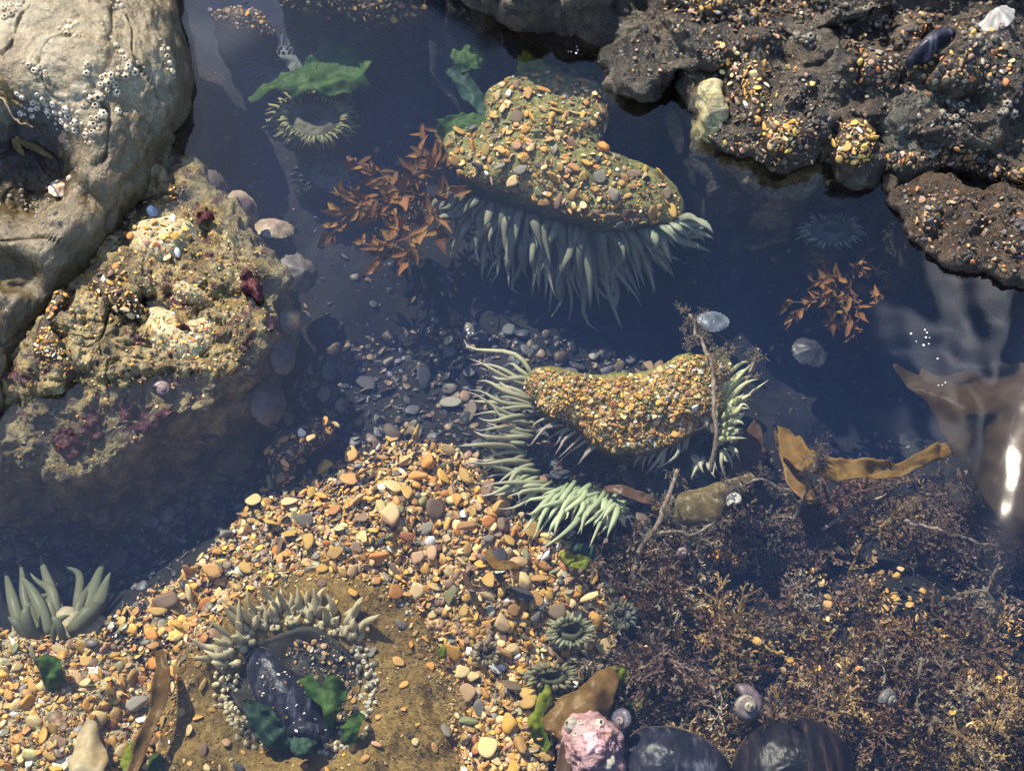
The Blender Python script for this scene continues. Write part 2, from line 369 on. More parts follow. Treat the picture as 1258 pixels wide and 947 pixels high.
# ---------------------------------------------------------------- pebble shapes
def ico(sub):
    t = (1 + 5 ** .5) / 2
    V = [(-1, t, 0), (1, t, 0), (-1, -t, 0), (1, -t, 0), (0, -1, t), (0, 1, t), (0, -1, -t), (0, 1, -t), (t, 0, -1), (t, 0, 1), (-t, 0, -1), (-t, 0, 1)]
    F = [(0, 11, 5), (0, 5, 1), (0, 1, 7), (0, 7, 10), (0, 10, 11), (1, 5, 9), (5, 11, 4), (11, 10, 2), (10, 7, 6), (7, 1, 8), (3, 9, 4), (3, 4, 2), (3, 2, 6), (3, 6, 8), (3, 8, 9), (4, 9, 5), (2, 4, 11), (6, 2, 10), (8, 6, 7), (9, 8, 1)]
    V = [np.array(v, float) / np.linalg.norm(v) for v in V]
    for _ in range(sub):
        mid = {}; G = []
        def mp(a, b):
            key = (min(a, b), max(a, b))
            if key not in mid: v = V[a] + V[b]; V.append(v / np.linalg.norm(v)); mid[key] = len(V) - 1
            return mid[key]
        for a, b, c in F:
            x, y, z = mp(a, b), mp(b, c), mp(c, a); G += [(a, x, z), (b, y, x), (c, z, y), (x, y, z)]
        F = G
    return np.array(V), np.array(F)
def pebble_geo(sub, r, chip=False):
    V, F = ico(sub); n = 7 if chip else 11
    K = r.normal(size=(n, 3)); K /= np.linalg.norm(K, axis=1)[:, None]; D = r.uniform(.4 if chip else .55, 1., n)
    q = np.maximum(V @ K.T, 1e-3) / D; rad = (np.sum(q ** 11, 1)) ** (-1 / 11)
    rad = np.minimum(rad, 1.15)
    ax = np.array([1, r.uniform(.5, .9), r.uniform(.2, .45)])
    if chip: ax[2] *= .45
    V = V * rad[:, None] * ax
    return V / np.abs(V[:, 0]).max(), F
_r = np.random.default_rng(3)
PB1 = [pebble_geo(1, _r, k % 3 != 0) for k in range(15)]
PB0 = [pebble_geo(1, _r) for _ in range(6)]
PBM = [mesh('pebble', *pebble_geo(2, _r, k % 3 == 0)) for k in range(20)]
def pick(pal, n):
    ks = list(pal); pr = np.array([pal[k] for k in ks], float); return rng.choice(ks, n, p=pr / pr.sum())
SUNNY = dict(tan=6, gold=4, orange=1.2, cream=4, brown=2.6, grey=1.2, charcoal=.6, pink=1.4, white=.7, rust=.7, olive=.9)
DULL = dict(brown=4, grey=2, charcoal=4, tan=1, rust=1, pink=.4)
DIM = dict(dusk=4, charcoal=5, brown=1.4, slate=3, grey=.35, tan=.15)  # darkened stone tones that carry the deep floor's shade
GRITTY = dict(tan=4, gold=4, orange=2, cream=4, white=1.2, brown=2, rust=1.5, olive=1.5)

def pebble_obj(co, n, r, kind, parent=None, name='pebble', label=None, cat=None, group=None, flat=1., tilt=.35, lift=.35):
    o = bpy.data.objects.new(name, random.choice(PBM)); COL.objects.link(o)
    if not o.data.materials: o.data.materials.append(M['peb_tan'])
    o.material_slots[0].link = 'OBJECT'; o.material_slots[0].material = M['peb_' + kind]
    nn = n + rng.normal(size=3) * tilt; f = frame(nn, rng.uniform(0, 6.28)); f[:, 2] *= flat
    m = Matrix(((*(f[0] * r), co[0] + n[0] * r * lift), (*(f[1] * r), co[1] + n[1] * r * lift), (*(f[2] * r), co[2] + n[2] * r * lift), (0, 0, 0, 1)))
    if parent is not None: o.parent = parent; o.matrix_parent_inverse = Matrix.Translation(-parent.location)
    o.matrix_basis = m
    return tag(o, label, cat, group)
def space_out(pts, rad, f=.8):
    """keep points whose discs (pixels) do not overlap much, largest first"""
    keep = []; cell = {}; g = 2 * max(rad)
    for i in range(len(pts)):
        x, y = pts[i]; a, b = int(x // g), int(y // g); ok = True
        for p in (-1, 0, 1):
            for q in (-1, 0, 1):
                for j in cell.get((a + p, b + q), ()):
                    if (pts[j][0] - x) ** 2 + (pts[j][1] - y) ** 2 < (f * (rad[i] + rad[j])) ** 2: ok = False; break
                if not ok: break
            if not ok: break
        if ok: keep.append(i); cell.setdefault((a, b), []).append(i)
    return keep
def grit(acc, poly, n, smin, smax, keys, pal, lift=.3, tilt=.5, bright=.25, shapes=None, pw=2.5):
    pts = in_poly(poly, n); sh = shapes or PB0
    r = (smin + (smax - smin) * rng.random(n) ** pw) * PX; cs = pick(pal, n)
    B = [[[], [], []] for _ in sh]
    for i in range(n):
        h = hit(pts[i][0], pts[i][1], keys)
        if h is None: continue
        co, nn, _ = h; k = rng.integers(len(sh)); f = frame(nn + rng.normal(size=3) * tilt, rng.uniform(0, 6.28)) * r[i]
        B[k][0].append(f); B[k][1].append(co + nn * r[i] * lift); B[k][2].append(np.clip(np.array(PAL[cs[i]]) * (1 + rng.normal() * bright) * (1 + rng.normal(size=3) * .05), .01, .85))
    for k, (a, b, c) in enumerate(B):
        if a: acc.batch(*sh[k], np.array(a), np.array(b), np.array(c))
def pebbles_on(poly, n, smin, smax, keys, pal, parent=None, f=.8, pw=2., **kw):
    pts = in_poly(poly, n * 3); r = np.sort(smin + (smax - smin) * rng.random(n * 3) ** pw)[::-1]
    keep = space_out(pts, r, f)[:n]; cs = pick(pal, len(keep)); out = []
    for i, c in zip(keep, cs):
        h = hit(pts[i][0], pts[i][1], keys)
        if h is None: continue
        a = dict(kw)
        if 'lab' in a: a.update(a.pop('lab')(c, r[i], pts[i]))
        out.append(pebble_obj(h[0], h[1], r[i] * PX, c, parent, **a))
    return out

# ================================================================ the setting: pool bed and water
def axis(core, step, far, n):
    a = np.arange(-core, core + 1e-9, step); b = core + (far - core) * (np.linspace(0, 1, n + 1)[1:] ** 3)
    return np.concatenate([-b[::-1], a, b])
BEDC = [(480, 640, -.036), (600, 740, -.036), (400, 690, -.038), (540, 580, -.045), (330, 640, -.055), (600, 620, -.04), (250, 720, -.05), (680, 700, -.045),
        (450, 450, -.115), (300, 150, -.12), (500, 400, -.125), (1000, 450, -.15), (1050, 360, -.13), (150, 680, -.13), (60, 640, -.12), (70, 730, -.085), (230, 640, -.12),
        (300, 560, -.12), (380, 530, -.10), (480, 520, -.095), (560, 480, -.11), (100, 860, -.03), (30, 820, -.032), (160, 800, -.045), (620, 900, -.035), (500, 1000, -.03), (100, 1000, -.03),
        (900, 700, -.085), (1100, 800, -.07), (1230, 920, -.06), (800, 850, -.055), (760, 700, -.06), (860, 620, -.08), (1000, 620, -.11), (1200, 650, -.12), (1200, 500, -.17), (1050, 560, -.15),
        (460, 50, -.06), (380, 90, -.09), (650, 50, -.14), (560, 80, -.16), (600, 50, -.17), (520, 50, -.15), (1000, 260, -.07), (880, 230, -.08), (1150, 300, -.10), (250, 60, -.14), (420, 180, -.12), (880, 420, -.13), (760, 420, -.12), (700, 560, -.07), (1250, 400, -.18), (900, 900, -.06), (350, 330, -.12)]
bc = np.array([np.append(P(float(a), float(b), c)[:2], c) for a, b, c in BEDC])
ax = axis(.48, .0042, 30, 26)
X, Y = np.meshgrid(ax, ax); XY = np.stack([X.ravel(), Y.ravel()], -1)
rad = np.linalg.norm(XY, axis=1)
Zb = np.concatenate([idw(c, bc, 3.) for c in np.array_split(XY, 12)])
p3 = np.concatenate([XY, 0 * XY[:, :1]], -1)
Zb += fbm(p3 * 22, 3) * .006 * (rad < 1)
rise = np.clip((rad - .5) / .45, 0, 1); rise = rise * rise * (3 - 2 * rise)
Zb = Zb * (1 - rise) + rise * (.05 + .03 * fbm(p3 * 3, 5) + .012 * fbm(p3 * 14, 4)); Zb -= np.clip(rad - 1.5, 0, 30) * .012
n = len(ax); I = np.arange(n * n).reshape(n, n); F = np.stack([I[:-1, :-1], I[:-1, 1:], I[1:, 1:], I[1:, :-1]], -1).reshape(-1, 4)
BV = np.stack([XY[:, 0], XY[:, 1], Zb], -1); reg('bed', BV, [F])
put('pool_bed', mesh('pool_bed', BV, F), M['bed'], kind='structure')

TURBID = .62
def water():
    a = axis(.46, .0028, 1.5, 14); X, Y = np.meshgrid(a, a); Z = 0 * X; r = np.random.default_rng(4)
    def swell(n, lo_, hi_, slope, a0, sp):
        z = 0
        for i in range(n):
            th = a0 + r.normal() * sp; k = 2 * math.pi / r.uniform(lo_, hi_)
            z = z + slope / k * r.uniform(.4, 1) * np.sin(k * (X * math.cos(th) + Y * math.sin(th)) + r.uniform(0, 6.3))
        return z
    Z = Z + swell(8, .12, .4, .006, 1.2, .8) + swell(6, .03, .08, .0025, 1.2, 1.2)
    g = P(1243., 575.); hv = np.array(sd) - (g - CAM) / np.linalg.norm(g - CAM); gr = -hv[:2] / hv[2]; gl_ = np.linalg.norm(gr); gd = gr / gl_    # a slope added at the right edge, shaped to catch a sun glint
    u = (X - g[0]) * gd[0] + (Y - g[1]) * gd[1]; v = (Y - g[1]) * gd[0] - (X - g[0]) * gd[1]; WD = .017
    Z = Z + 1.36 * gl_ * WD * (np.log1p(np.exp(np.clip((u + WD / 2) / .004, -40, 40))) - np.log1p(np.exp(np.clip((u - WD / 2) / .004, -40, 40)))) * .004 / WD * np.exp(-(v / .11) ** 2) * np.exp(-(np.maximum(u - .03, 0) / .12) ** 2)
    calm = 1 - np.exp(-((u / .022) ** 2 + (v / .05) ** 2))
    g = P(1205., 480.); e = np.exp(-(((X - g[0]) / .05) ** 2 + ((Y - g[1]) / .10) ** 2)) * calm     # livelier water by the right bank
    Z = Z + (1 - calm) * swell(6, .014, .03, .022, .3, .9)
    Z = Z + e * (swell(7, .035, .11, .03, .9, .5) + swell(5, .014, .03, .015, 1., 1.))
    g = P(70., 860.); e = np.exp(-(((X - g[0]) / .1) ** 2 + ((Y - g[1]) / .08) ** 2)); Z = Z + e * swell(6, .02, .05, .008, 1.5, 1.5)
    n = len(a); I = np.arange(n * n).reshape(n, n); F = np.stack([I[:-1, :-1], I[:-1, 1:], I[1:, 1:], I[1:, :-1]], -1).reshape(-1, 4)
    m = bpy.data.materials.new('sea_water'); m.use_nodes = True; t = m.node_tree; t.nodes.clear()
    o = t.nodes.new('ShaderNodeOutputMaterial'); gl = t.nodes.new('ShaderNodeBsdfGlossy'); gl.inputs['Roughness'].default_value = .06
    tr = t.nodes.new('ShaderNodeBsdfTransparent'); tr.inputs[0].default_value = (.93, .97, .98, 1)
    fr = t.nodes.new('ShaderNodeFresnel'); fr.inputs[0].default_value = 1.46; mx = t.nodes.new('ShaderNodeMixShader')
    t.links.new(fr.outputs[0], mx.inputs[0]); t.links.new(tr.outputs[0], mx.inputs[1]); t.links.new(gl.outputs[0], mx.inputs[2]); t.links.new(mx.outputs[0], o.inputs[0])
    V = np.stack([X.ravel(), Y.ravel(), Z.ravel()], -1); G = n * n
    rim = np.concatenate([I[0, :-1], I[:-1, -1], I[-1, :0:-1], I[:0:-1, 0]]); k = len(rim); B = V[rim].copy(); B[:, 2] = -.5
    j = np.arange(k); side = np.stack([rim, G + j, G + (j + 1) % k, rim[(j + 1) % k]], -1)
    V = np.concatenate([V, B, [[0, 0, -.5]]]); bot = np.stack([G + (j + 1) % k, G + j, np.full(k, G + k)], -1)
    vs = t.nodes.new('ShaderNodeVolumePrincipled'); vs.inputs['Color'].default_value = (.13, .26, .92, 1); vs.inputs['Density'].default_value = TURBID
    vs.inputs['Anisotropy'].default_value = .2; t.links.new(vs.outputs[0], o.inputs['Volume'])
    put('water', mesh('water', V, [F, side, bot]), m, kind='structure')
water()

# ================================================================ rocks
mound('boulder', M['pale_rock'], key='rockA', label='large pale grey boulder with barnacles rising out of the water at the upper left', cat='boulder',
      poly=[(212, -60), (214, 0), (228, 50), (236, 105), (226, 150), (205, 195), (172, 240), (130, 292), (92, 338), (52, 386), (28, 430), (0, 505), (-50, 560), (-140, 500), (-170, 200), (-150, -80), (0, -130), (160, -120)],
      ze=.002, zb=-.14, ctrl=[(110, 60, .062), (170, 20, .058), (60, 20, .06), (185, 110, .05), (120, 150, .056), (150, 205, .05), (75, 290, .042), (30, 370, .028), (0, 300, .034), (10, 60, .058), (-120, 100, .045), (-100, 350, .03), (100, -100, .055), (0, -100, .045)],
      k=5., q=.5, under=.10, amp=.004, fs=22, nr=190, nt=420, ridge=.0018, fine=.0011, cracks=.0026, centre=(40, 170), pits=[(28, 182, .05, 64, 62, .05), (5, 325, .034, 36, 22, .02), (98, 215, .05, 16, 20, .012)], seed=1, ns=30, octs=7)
mound('boulder', M['crust_rock'], key='rockB', label='low encrusted boulder patched with orange gravel, half awash below the pale boulder', cat='boulder',
      poly=[(185, 200), (225, 205), (262, 232), (300, 265), (330, 310), (345, 345), (338, 392), (318, 440), (285, 485), (235, 515), (175, 540), (120, 575), (70, 590), (20, 570), (-60, 600), (-160, 500), (-40, 430), (40, 400), (95, 320), (150, 250)],
      ze=-.014, zb=-.125, ctrl=[(250, 320, 0.010), (200, 280, 0.002), (160, 350, 0.012), (290, 380, 0.006), (225, 430, 0.006), (180, 380, -0.008), (140, 420, 0.002), (100, 480, -0.002), (60, 430, 0.012), (230, 480, 0.000), (150, 520, -0.008), (60, 540, -0.008), (100, 370, 0.012), (300, 300, 0.004)],
      k=3., q=.5, under=.08, cracks=.003, amp=.006, fs=38, nr=170, nt=380, ridge=.004, fine=.0009, billow=.005, bfs=90, centre=(170, 410), seed=3, ns=30, octs=7)
mound('rock', M['dark_rock'], key='rockC', label='broad dark wet rock sloping out of the pool across the upper right corner', cat='rock',
      poly=[(752, -40), (756, 60), (765, 100), (795, 108), (825, 75), (855, 80), (862, 150), (880, 190), (925, 212), (975, 205), (1010, 185), (1040, 212), (1075, 205), (1090, 196), (1130, 205), (1180, 203), (1230, 225), (1290, 245), (1360, 240), (1370, -60), (1250, -150), (900, -160)],
      ze=.0, zb=-.13, ctrl=[(900, 100, .022), (960, 60, .032), (1000, 140, .02), (1050, 60, .04), (1140, 120, .03), (1200, 60, .05), (1240, 160, .03), (800, 40, .02), (860, 0, .035), (1000, -100, .06), (1200, -100, .07), (1340, 100, .05), (940, 30, .035), (1100, 190, .012)],
      k=4., q=.5, under=.04, amp=.007, fs=30, nr=210, nt=480, ridge=.007, fine=.0009, billow=.005, bfs=45, cracks=.002, centre=(1080, 60), seed=5, ns=20, octs=8)
mound('rock', M['dark_rock'], key='rockD', label='tall black rock hanging over the dark water at the top edge', cat='rock',
      poly=[(535, -60), (560, -6), (610, 18), (650, 34), (700, 46), (742, 40), (762, 0), (900, -120), (800, -260), (560, -240), (480, -120)],
      ze=.002, zb=-.13, ctrl=[(640, -60, .05), (720, -60, .05), (680, -20, .03), (620, -30, .03), (600, -120, .06), (680, -160, .07), (780, -160, .07)],
      k=5., q=.4, under=.1, amp=.006, fs=30, nr=100, nt=260, ridge=.005, fine=.001, billow=.006, centre=(690, -120), seed=7, ns=16, octs=8)
def mirror_blocker():
    prof = [(430, -20), (490, 30), (520, 52), (560, 74), (600, 95), (640, 108), (700, 96), (745, 74), (775, 40), (830, -30)]
    A = []                                    # unseen blocker added; outline cut for its dark reflection, 3 m away
    for px, py in prof:
        d = ray(float(px), float(py)); c = P(float(px), float(py)); t = (3. - c[1]) / d[1]; A.append((c[0] + d[0] * t, -d[2] * t))
    A = np.array(A); xs = np.linspace(A[0, 0], A[-1, 0], 60); top = np.interp(xs, A[:, 0], A[:, 1])
    zs = np.linspace(0, 1, 40); V = []
    for k, y in ((0, 3.), (1, 3.9)):
        for z in zs:
            wz = 1.15 - .15 * z; xc = xs.mean()
            V.append(np.stack([xc + (xs - xc) * wz * (1 + .08 * k), np.full(60, y + (.35 * (z - .5) if k == 0 else -.3 * z)), -.2 + (top * (1 if k == 0 else .97) + .2) * z], -1))
    V = np.concatenate(V); G = 40 * 60; I = np.arange(G).reshape(40, 60)
    f = np.stack([I[:-1, :-1], I[:-1, 1:], I[1:, 1:], I[1:, :-1]], -1).reshape(-1, 4)
    e = lambda a: np.stack([a[:-1], a[1:], a[1:] + G, a[:-1] + G], -1)
    Fs = [f, f[:, ::-1] + G, e(I[-1]), e(I[::-1, -1]), e(I[:, 0])]
    V = V + np.stack([fbm(V * 2, 5) * .02, fbm(V * 2.3 + 5, 5) * .16, fbm(V * 3 + 9, 4) * .015], -1)
    put('mirror_blocker', mesh('mirror_blocker', V, Fs), M['dark_rock'], label='tall dark shape added out of view, mirrored black in the water at the top', cat='sea stack')
mirror_blocker()
mound('rock', M['brown_rock'], key='rockE', label='dark brown ledge with a ragged lower edge jutting in from the right', cat='rock',
      poly=[(1105, 226), (1150, 222), (1200, 236), (1270, 240), (1400, 250), (1420, 350), (1270, 342), (1225, 334), (1180, 326), (1150, 316), (1135, 295), (1118, 280), (1108, 255)],
      ze=.003, zb=-.06, ctrl=[(1180, 255, .014), (1240, 270, .016), (1140, 250, .010), (1180, 300, .007), (1230, 320, .006), (1350, 300, .02)],
      k=4, q=.6, under=.25, amp=.003, fs=50, nr=80, nt=220, ridge=.004, fine=.0008, billow=.004, centre=(1220, 282), seed=9)
mound('rock', M['brown_rock'], key='rockF', label='small rounded dark stone poking out just left of the brown ledge', cat='rock',
      poly=[(1083, 218), (1093, 215), (1104, 219), (1106, 230), (1098, 238), (1086, 234)], ze=.001, zb=-.07, ctrl=[(1094, 226, .006)], amp=.001, fs=70, nr=12, nt=32, seed=2)
mound('rock', M['grey_rock'], key='rockG', label='knobbly dark rock with a white barnacle patch, standing in front of the tall black rock', cat='rock',
      poly=[(765, 30), (785, 22), (805, 35), (806, 70), (800, 100), (775, 110), (752, 104), (750, 85), (760, 60)], ze=.0, zb=-.11,
      ctrl=[(785, 45, .022), (780, 80, .018), (765, 95, .01)], amp=.004, fs=60, nr=44, nt=120, ridge=.003, billow=.006, fine=.0006, seed=4)
mound('rock', M['grey_rock'], key='rockH', label='smooth greenish grey rock face between the pebble clumps at the upper right', cat='rock',
      poly=[(1075, 120), (1110, 105), (1150, 110), (1170, 150), (1165, 190), (1130, 205), (1095, 200), (1080, 170)], ze=.008, zb=-.05,
      ctrl=[(1110, 140, .030), (1140, 170, .024), (1105, 180, .02)], amp=.004, fs=40, nr=60, nt=150, ridge=.004, fine=.0007, billow=.003, seed=6, octs=7)
mound('stone', M['pale_stone'], key='rockI', label='upright olive yellow stone at the water edge below the black rock', cat='stone',
      poly=[(858, 112), (872, 105), (885, 112), (889, 140), (886, 163), (872, 168), (860, 160), (857, 135)], ze=.005, zb=-.05, ctrl=[(872, 130, .024), (873, 155, .018)], amp=.003, fs=70, nr=24, nt=60, ridge=.001, seed=8)
mound('stone', M['crust_rock'], key='rockJ', label='pale drowned stone just under the surface below the gravel covered rock', cat='stone',
      poly=[(905, 195), (945, 190), (985, 200), (1000, 225), (975, 235), (930, 232), (905, 222)], ze=-.018, zb=-.09, ctrl=[(950, 212, -.006)], amp=.006, fs=50, nr=44, nt=110, ridge=.005, billow=.005, fine=.0006, seed=12)

# ================================================================ anemones
M['column'] = plain('anemone_column', [(.3, (.05, .05, .015)), (.5, (.15, .14, .045)), (.7, (.28, .25, .10))], 220, .6, .002)
M['brown_disc'] = plain('brown_disc', [(.3, (.075, .045, .012)), (.45, (.13, .08, .022)), (.6, (.20, .13, .04)), (.75, (.30, .21, .08))], 150, .5, .003, dist=1.2)
M['grey_column'] = plain('grey_column', [(.3, (.13, .11, .06)), (.5, (.27, .23, .14)), (.7, (.36, .31, .2))], 150, .6, .0015)
M['dark_column'] = plain('dark_column', [(.3, (.015, .012, .01)), (.5, (.04, .03, .022)), (.7, (.08, .06, .04))], 140, .5, .0015)
M['disc_dark'] = plain('oral_disc', [(.3, (.03, .035, .035)), (.5, (.07, .075, .07)), (.7, (.12, .12, .1))], 120, .5, .0008)

def tentacle(parent, base, tip, r, c0, c1, bend=(0, 0, 0), bulge=.35, k=7, n=9, m=None, flat=1., name='tentacle', tipc=None, wav=.07):
    base = np.asarray(base, float); tip = np.asarray(tip, float); t = np.linspace(0, 1, n)[:, None]
    L_ = np.linalg.norm(tip - base); mid = (base + tip) / 2 + np.asarray(bend, float); pts = (1 - t) ** 2 * base + 2 * t * (1 - t) * mid + t * t * tip
    sv = rng.normal(size=3) * L_ * wav; pts = pts + np.sin(t * 2 * np.pi * rng.uniform(.6, 1.1) + rng.uniform(0, 6)) * sv * t
    tt = t[:, 0]; rad = r * (.72 + bulge * np.sin(np.pi * np.clip(tt * 1.1, 0, 1))) * np.sqrt(np.clip(1.02 - tt ** 5, .02, 1)) * (1 - .5 * tt)
    V, Fs = tube(pts, rad, k, flat)
    tv = np.concatenate([np.repeat(tt, k), [1, 0]])[:, None]
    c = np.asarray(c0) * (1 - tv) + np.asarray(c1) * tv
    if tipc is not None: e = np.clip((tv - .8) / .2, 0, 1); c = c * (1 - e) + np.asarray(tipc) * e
    return put(name, mesh(name, V, Fs, c), m or M['flesh'], parent)
def poly_at(line, t):
    l = np.asarray(line, float); s = np.concatenate([[0], np.cumsum(np.hypot(*np.diff(l[:, :2], axis=0).T))]); s /= s[-1]
    return np.array([np.interp(t, s, l[:, k]) for k in range(l.shape[1])])
def Pz(q): return P(float(q[0]), float(q[1]), float(q[2]))
def mixc(a, b, f): return np.asarray(a) * (1 - f) + np.asarray(b) * f
GREY_T, PALE_T, GREEN_T, CREAM_T = (.25, .25, .17), (.42, .43, .34), (.36, .46, .32), (.50, .42, .22)

# ---- big anemone with its stone covered column leaning out from the far wall
FAR = [(600, 112), (632, 92), (690, 86), (733, 100), (748, 140), (738, 178), (772, 200), (812, 214), (834, 244), (836, 268), (800, 274), (756, 276), (706, 266), (670, 252), (632, 238), (590, 226), (556, 206), (544, 178), (556, 160), (592, 150)]
a1 = thing('anemone', P(690., 260., -.13), 'large grey green anemone with a tall column thickly studded with coloured stones, upper middle', 'anemone')
mound('column', M['column'], a1, key='far', poly=FAR, ze=-.034, zb=-.13, ctrl=[(670, 140, -.012), (690, 200, -.014), (620, 190, -.018), (760, 236, -.016), (810, 250, -.022), (700, 110, -.02), (660, 230, -.018), (570, 185, -.024)], k=3, q=.6, under=.22, amp=.003, fs=60, nr=44, nt=130, seed=21, centre=(690, 190))
pebbles_on(FAR, 290, 2.8, 11.5, ['far'], SUNNY, a1, f=.74, pw=1.9, flat=.9, lift=.45)
ac = Acc(); grit(ac, FAR, 1300, 1.2, 3.2, ['far'], GRITTY); grit(ac, FAR, 420, 3, 7, ['far'], SUNNY, .5, .35, shapes=PB1); put('shell_grit', ac.mesh('shell_grit'), M['peb'], a1, kind='stuff')
b_line = [(556, 232, -.055), (600, 246, -.058), (650, 262, -.06), (700, 276, -.06), (760, 284, -.055), (800, 280, -.048), (838, 270, -.042)]
t_line = [(526, 256, -.06), (538, 296, -.075), (584, 332, -.085), (640, 352, -.095), (690, 386, -.10), (748, 398, -.10), (790, 372, -.095), (812, 340, -.08), (850, 312, -.058), (888, 282, -.046)]
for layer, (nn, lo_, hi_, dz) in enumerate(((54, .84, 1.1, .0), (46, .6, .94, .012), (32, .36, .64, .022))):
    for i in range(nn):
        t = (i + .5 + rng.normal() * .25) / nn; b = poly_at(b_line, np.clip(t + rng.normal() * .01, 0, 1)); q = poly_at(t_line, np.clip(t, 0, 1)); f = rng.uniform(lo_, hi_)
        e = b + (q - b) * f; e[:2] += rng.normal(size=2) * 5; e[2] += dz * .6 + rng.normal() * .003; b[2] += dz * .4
        sun_tint = np.clip((t - .74) / .2, 0, 1); c = mixc(GREY_T, (.36, .38, .26), sun_tint) * rng.uniform(.75, 1.2)  # right-hand tentacles coloured paler to look sunlit
        tentacle(a1, Pz(b), Pz(e), rng.uniform(4.4, 7.6) * PX, c * .7, c * (1.15 + .4 * sun_tint), bend=np.array([rng.normal() * .004, rng.normal() * .003, .008 + rng.normal() * .004]), bulge=.6, flat=.45, wav=.1, tipc=mixc(c, PALE_T, .25 + .5 * sun_tint))
mound('oral_disc', M['disc_dark'], a1, poly=[(590, 236), (650, 250), (720, 262), (800, 268), (770, 300), (700, 306), (640, 296), (600, 270)], ze=-.085, zb=-.12, ctrl=[(690, 270, -.062)], amp=.003, fs=70, nr=20, nt=60, seed=3, ridge=.002)

# ---- middle anemone, column crusted with fine shell grit
MID = [(640, 466), (664, 452), (700, 458), (744, 466), (790, 460), (836, 440), (872, 436), (896, 446), (900, 474), (886, 506), (862, 524), (828, 544), (786, 556), (748, 552), (712, 530), (684, 512), (654, 496)]
a2 = thing('anemone', P(770., 560., -.09), 'pale green anemone whose curved column is crusted with fine orange shell grit, in the middle', 'anemone')
mound('column', M['column'], a2, key='mid', poly=MID, ze=-.034, zb=-.09, ctrl=[(700, 480, -.015), (760, 500, -.010), (830, 480, -.012), (870, 465, -.014), (660, 474, -.020), (800, 530, -.018)], k=2.6, q=.6, under=.3, amp=.003, fs=70, nr=40, nt=120, seed=22, centre=(775, 500))
pebbles_on(MID, 295, 2.2, 6, ['mid'], GRITTY, a2, f=.68, pw=2., lift=.35)
ac = Acc(); grit(ac, MID, 4200, 1., 2.8, ['mid'], GRITTY); grit(ac, MID, 700, 2., 4.4, ['mid'], GRITTY, .5, .4, shapes=PB1); put('shell_grit', ac.mesh('shell_grit'), M['peb'], a2, kind='stuff')
mound('oral_disc', M['disc_dark'], a2, poly=[(640, 540), (700, 528), (780, 540), (850, 545), (870, 590), (820, 630), (740, 640), (670, 610)], ze=-.078, zb=-.10, ctrl=[(750, 590, -.074)], amp=.003, fs=60, nr=20, nt=60, seed=5, ridge=.001)
def fan(parent, bl, tl, n, lo_, hi_, r0, r1, c0, c1, tipc=None, zb=.006, jit=4, fl=.85, bulge=.4):
    for i in range(n):
        t = np.clip((i + .5 + rng.normal() * .25) / n, 0, 1); b = poly_at(bl, t); q = poly_at(tl, t); e = b + (q - b) * rng.uniform(lo_, hi_)
        e[:2] += rng.normal(size=2) * jit; b[:2] += rng.normal(size=2) * jit * .6; e[2] += rng.normal() * .003; v = rng.uniform(.8, 1.2)
        tentacle(parent, Pz(b), Pz(e), rng.uniform(r0, r1) * .74 * PX, np.asarray(c0) * v, np.asarray(c1) * v, bend=np.array([rng.normal() * .003, rng.normal() * .003, zb + rng.normal() * .003]), flat=fl, tipc=tipc, bulge=bulge)
PINK = (.50, .38, .42)
fan(a2, [(652, 466, -.04), (655, 490, -.044), (664, 506, -.046)], [(598, 424, -.05), (580, 452, -.04), (576, 500, -.036)], 11, .6, 1.1, 3.6, 6, (.30, .29, .17), (.54, .50, .34), PINK, jit=7)
fan(a2, [(662, 504, -.05), (650, 540, -.054), (646, 570, -.055), (652, 590, -.055)], [(574, 488, -.036), (576, 530, -.036), (568, 560, -.036), (580, 590, -.036)], 21, .5, 1.1, 3.6, 6.6, (.27, .27, .15), (.56, .53, .36), PINK, jit=8)
fan(a2, [(652, 572, -.05), (664, 594, -.048), (684, 606, -.046)], [(586, 592, -.034), (596, 604, -.032), (622, 620, -.032)], 14, .55, 1.1, 4, 6, (.30, .32, .17), (.56, .54, .37), PINK, jit=7)
fan(a2, [(690, 598, -.046), (716, 606, -.044), (742, 610, -.042), (772, 622, -.042)], [(640, 634, -.03), (664, 652, -.028), (700, 664, -.028), (748, 652, -.03)], 44, .45, 1.1, 4., 7.2, (.34, .40, .22), (.56, .60, .38), (.66, .62, .42), zb=.010, jit=10)
fan(a2, [(676, 512, -.04), (706, 528, -.04), (740, 548, -.04)], [(636, 530, -.038), (672, 556, -.05), (714, 580, -.06)], 10, .7, 1.05, 3, 4.2, (.34, .30, .25), (.44, .36, .33), (.5, .36, .38), zb=.004)
fan(a2, [(790, 548, -.04), (826, 540, -.036), (848, 524, -.034)], [(770, 580, -.055), (808, 580, -.045), (834, 560, -.04)], 12, .7, 1.1, 3.5, 5, (.36, .34, .24), (.5, .47, .36), (.52, .42, .4), zb=.004)
fan(a2, [(876, 478, -.034), (884, 500, -.036), (890, 520, -.038), (884, 544, -.04)], [(914, 452, -.02), (934, 464, -.02), (926, 508, -.022), (912, 540, -.03)], 24, .5, 1.08, 4.6, 7.5, (.40, .42, .20), (.58, .57, .36), (.62, .54, .42), zb=.008, jit=8)
fan(a2, [(850, 500, -.03), (872, 500, -.03)], [(842, 528, -.03), (880, 532, -.034)], 9, .6, 1., 4, 6, (.42, .38, .22), (.52, .48, .32), zb=.006)
fan(a2, [(850, 560, -.05), (880, 560, -.046), (896, 548, -.044)], [(846, 590, -.05), (890, 596, -.045), (912, 560, -.04)], 12, .6, 1., 4, 6, (.40, .38, .24), (.5, .48, .34), zb=.005)

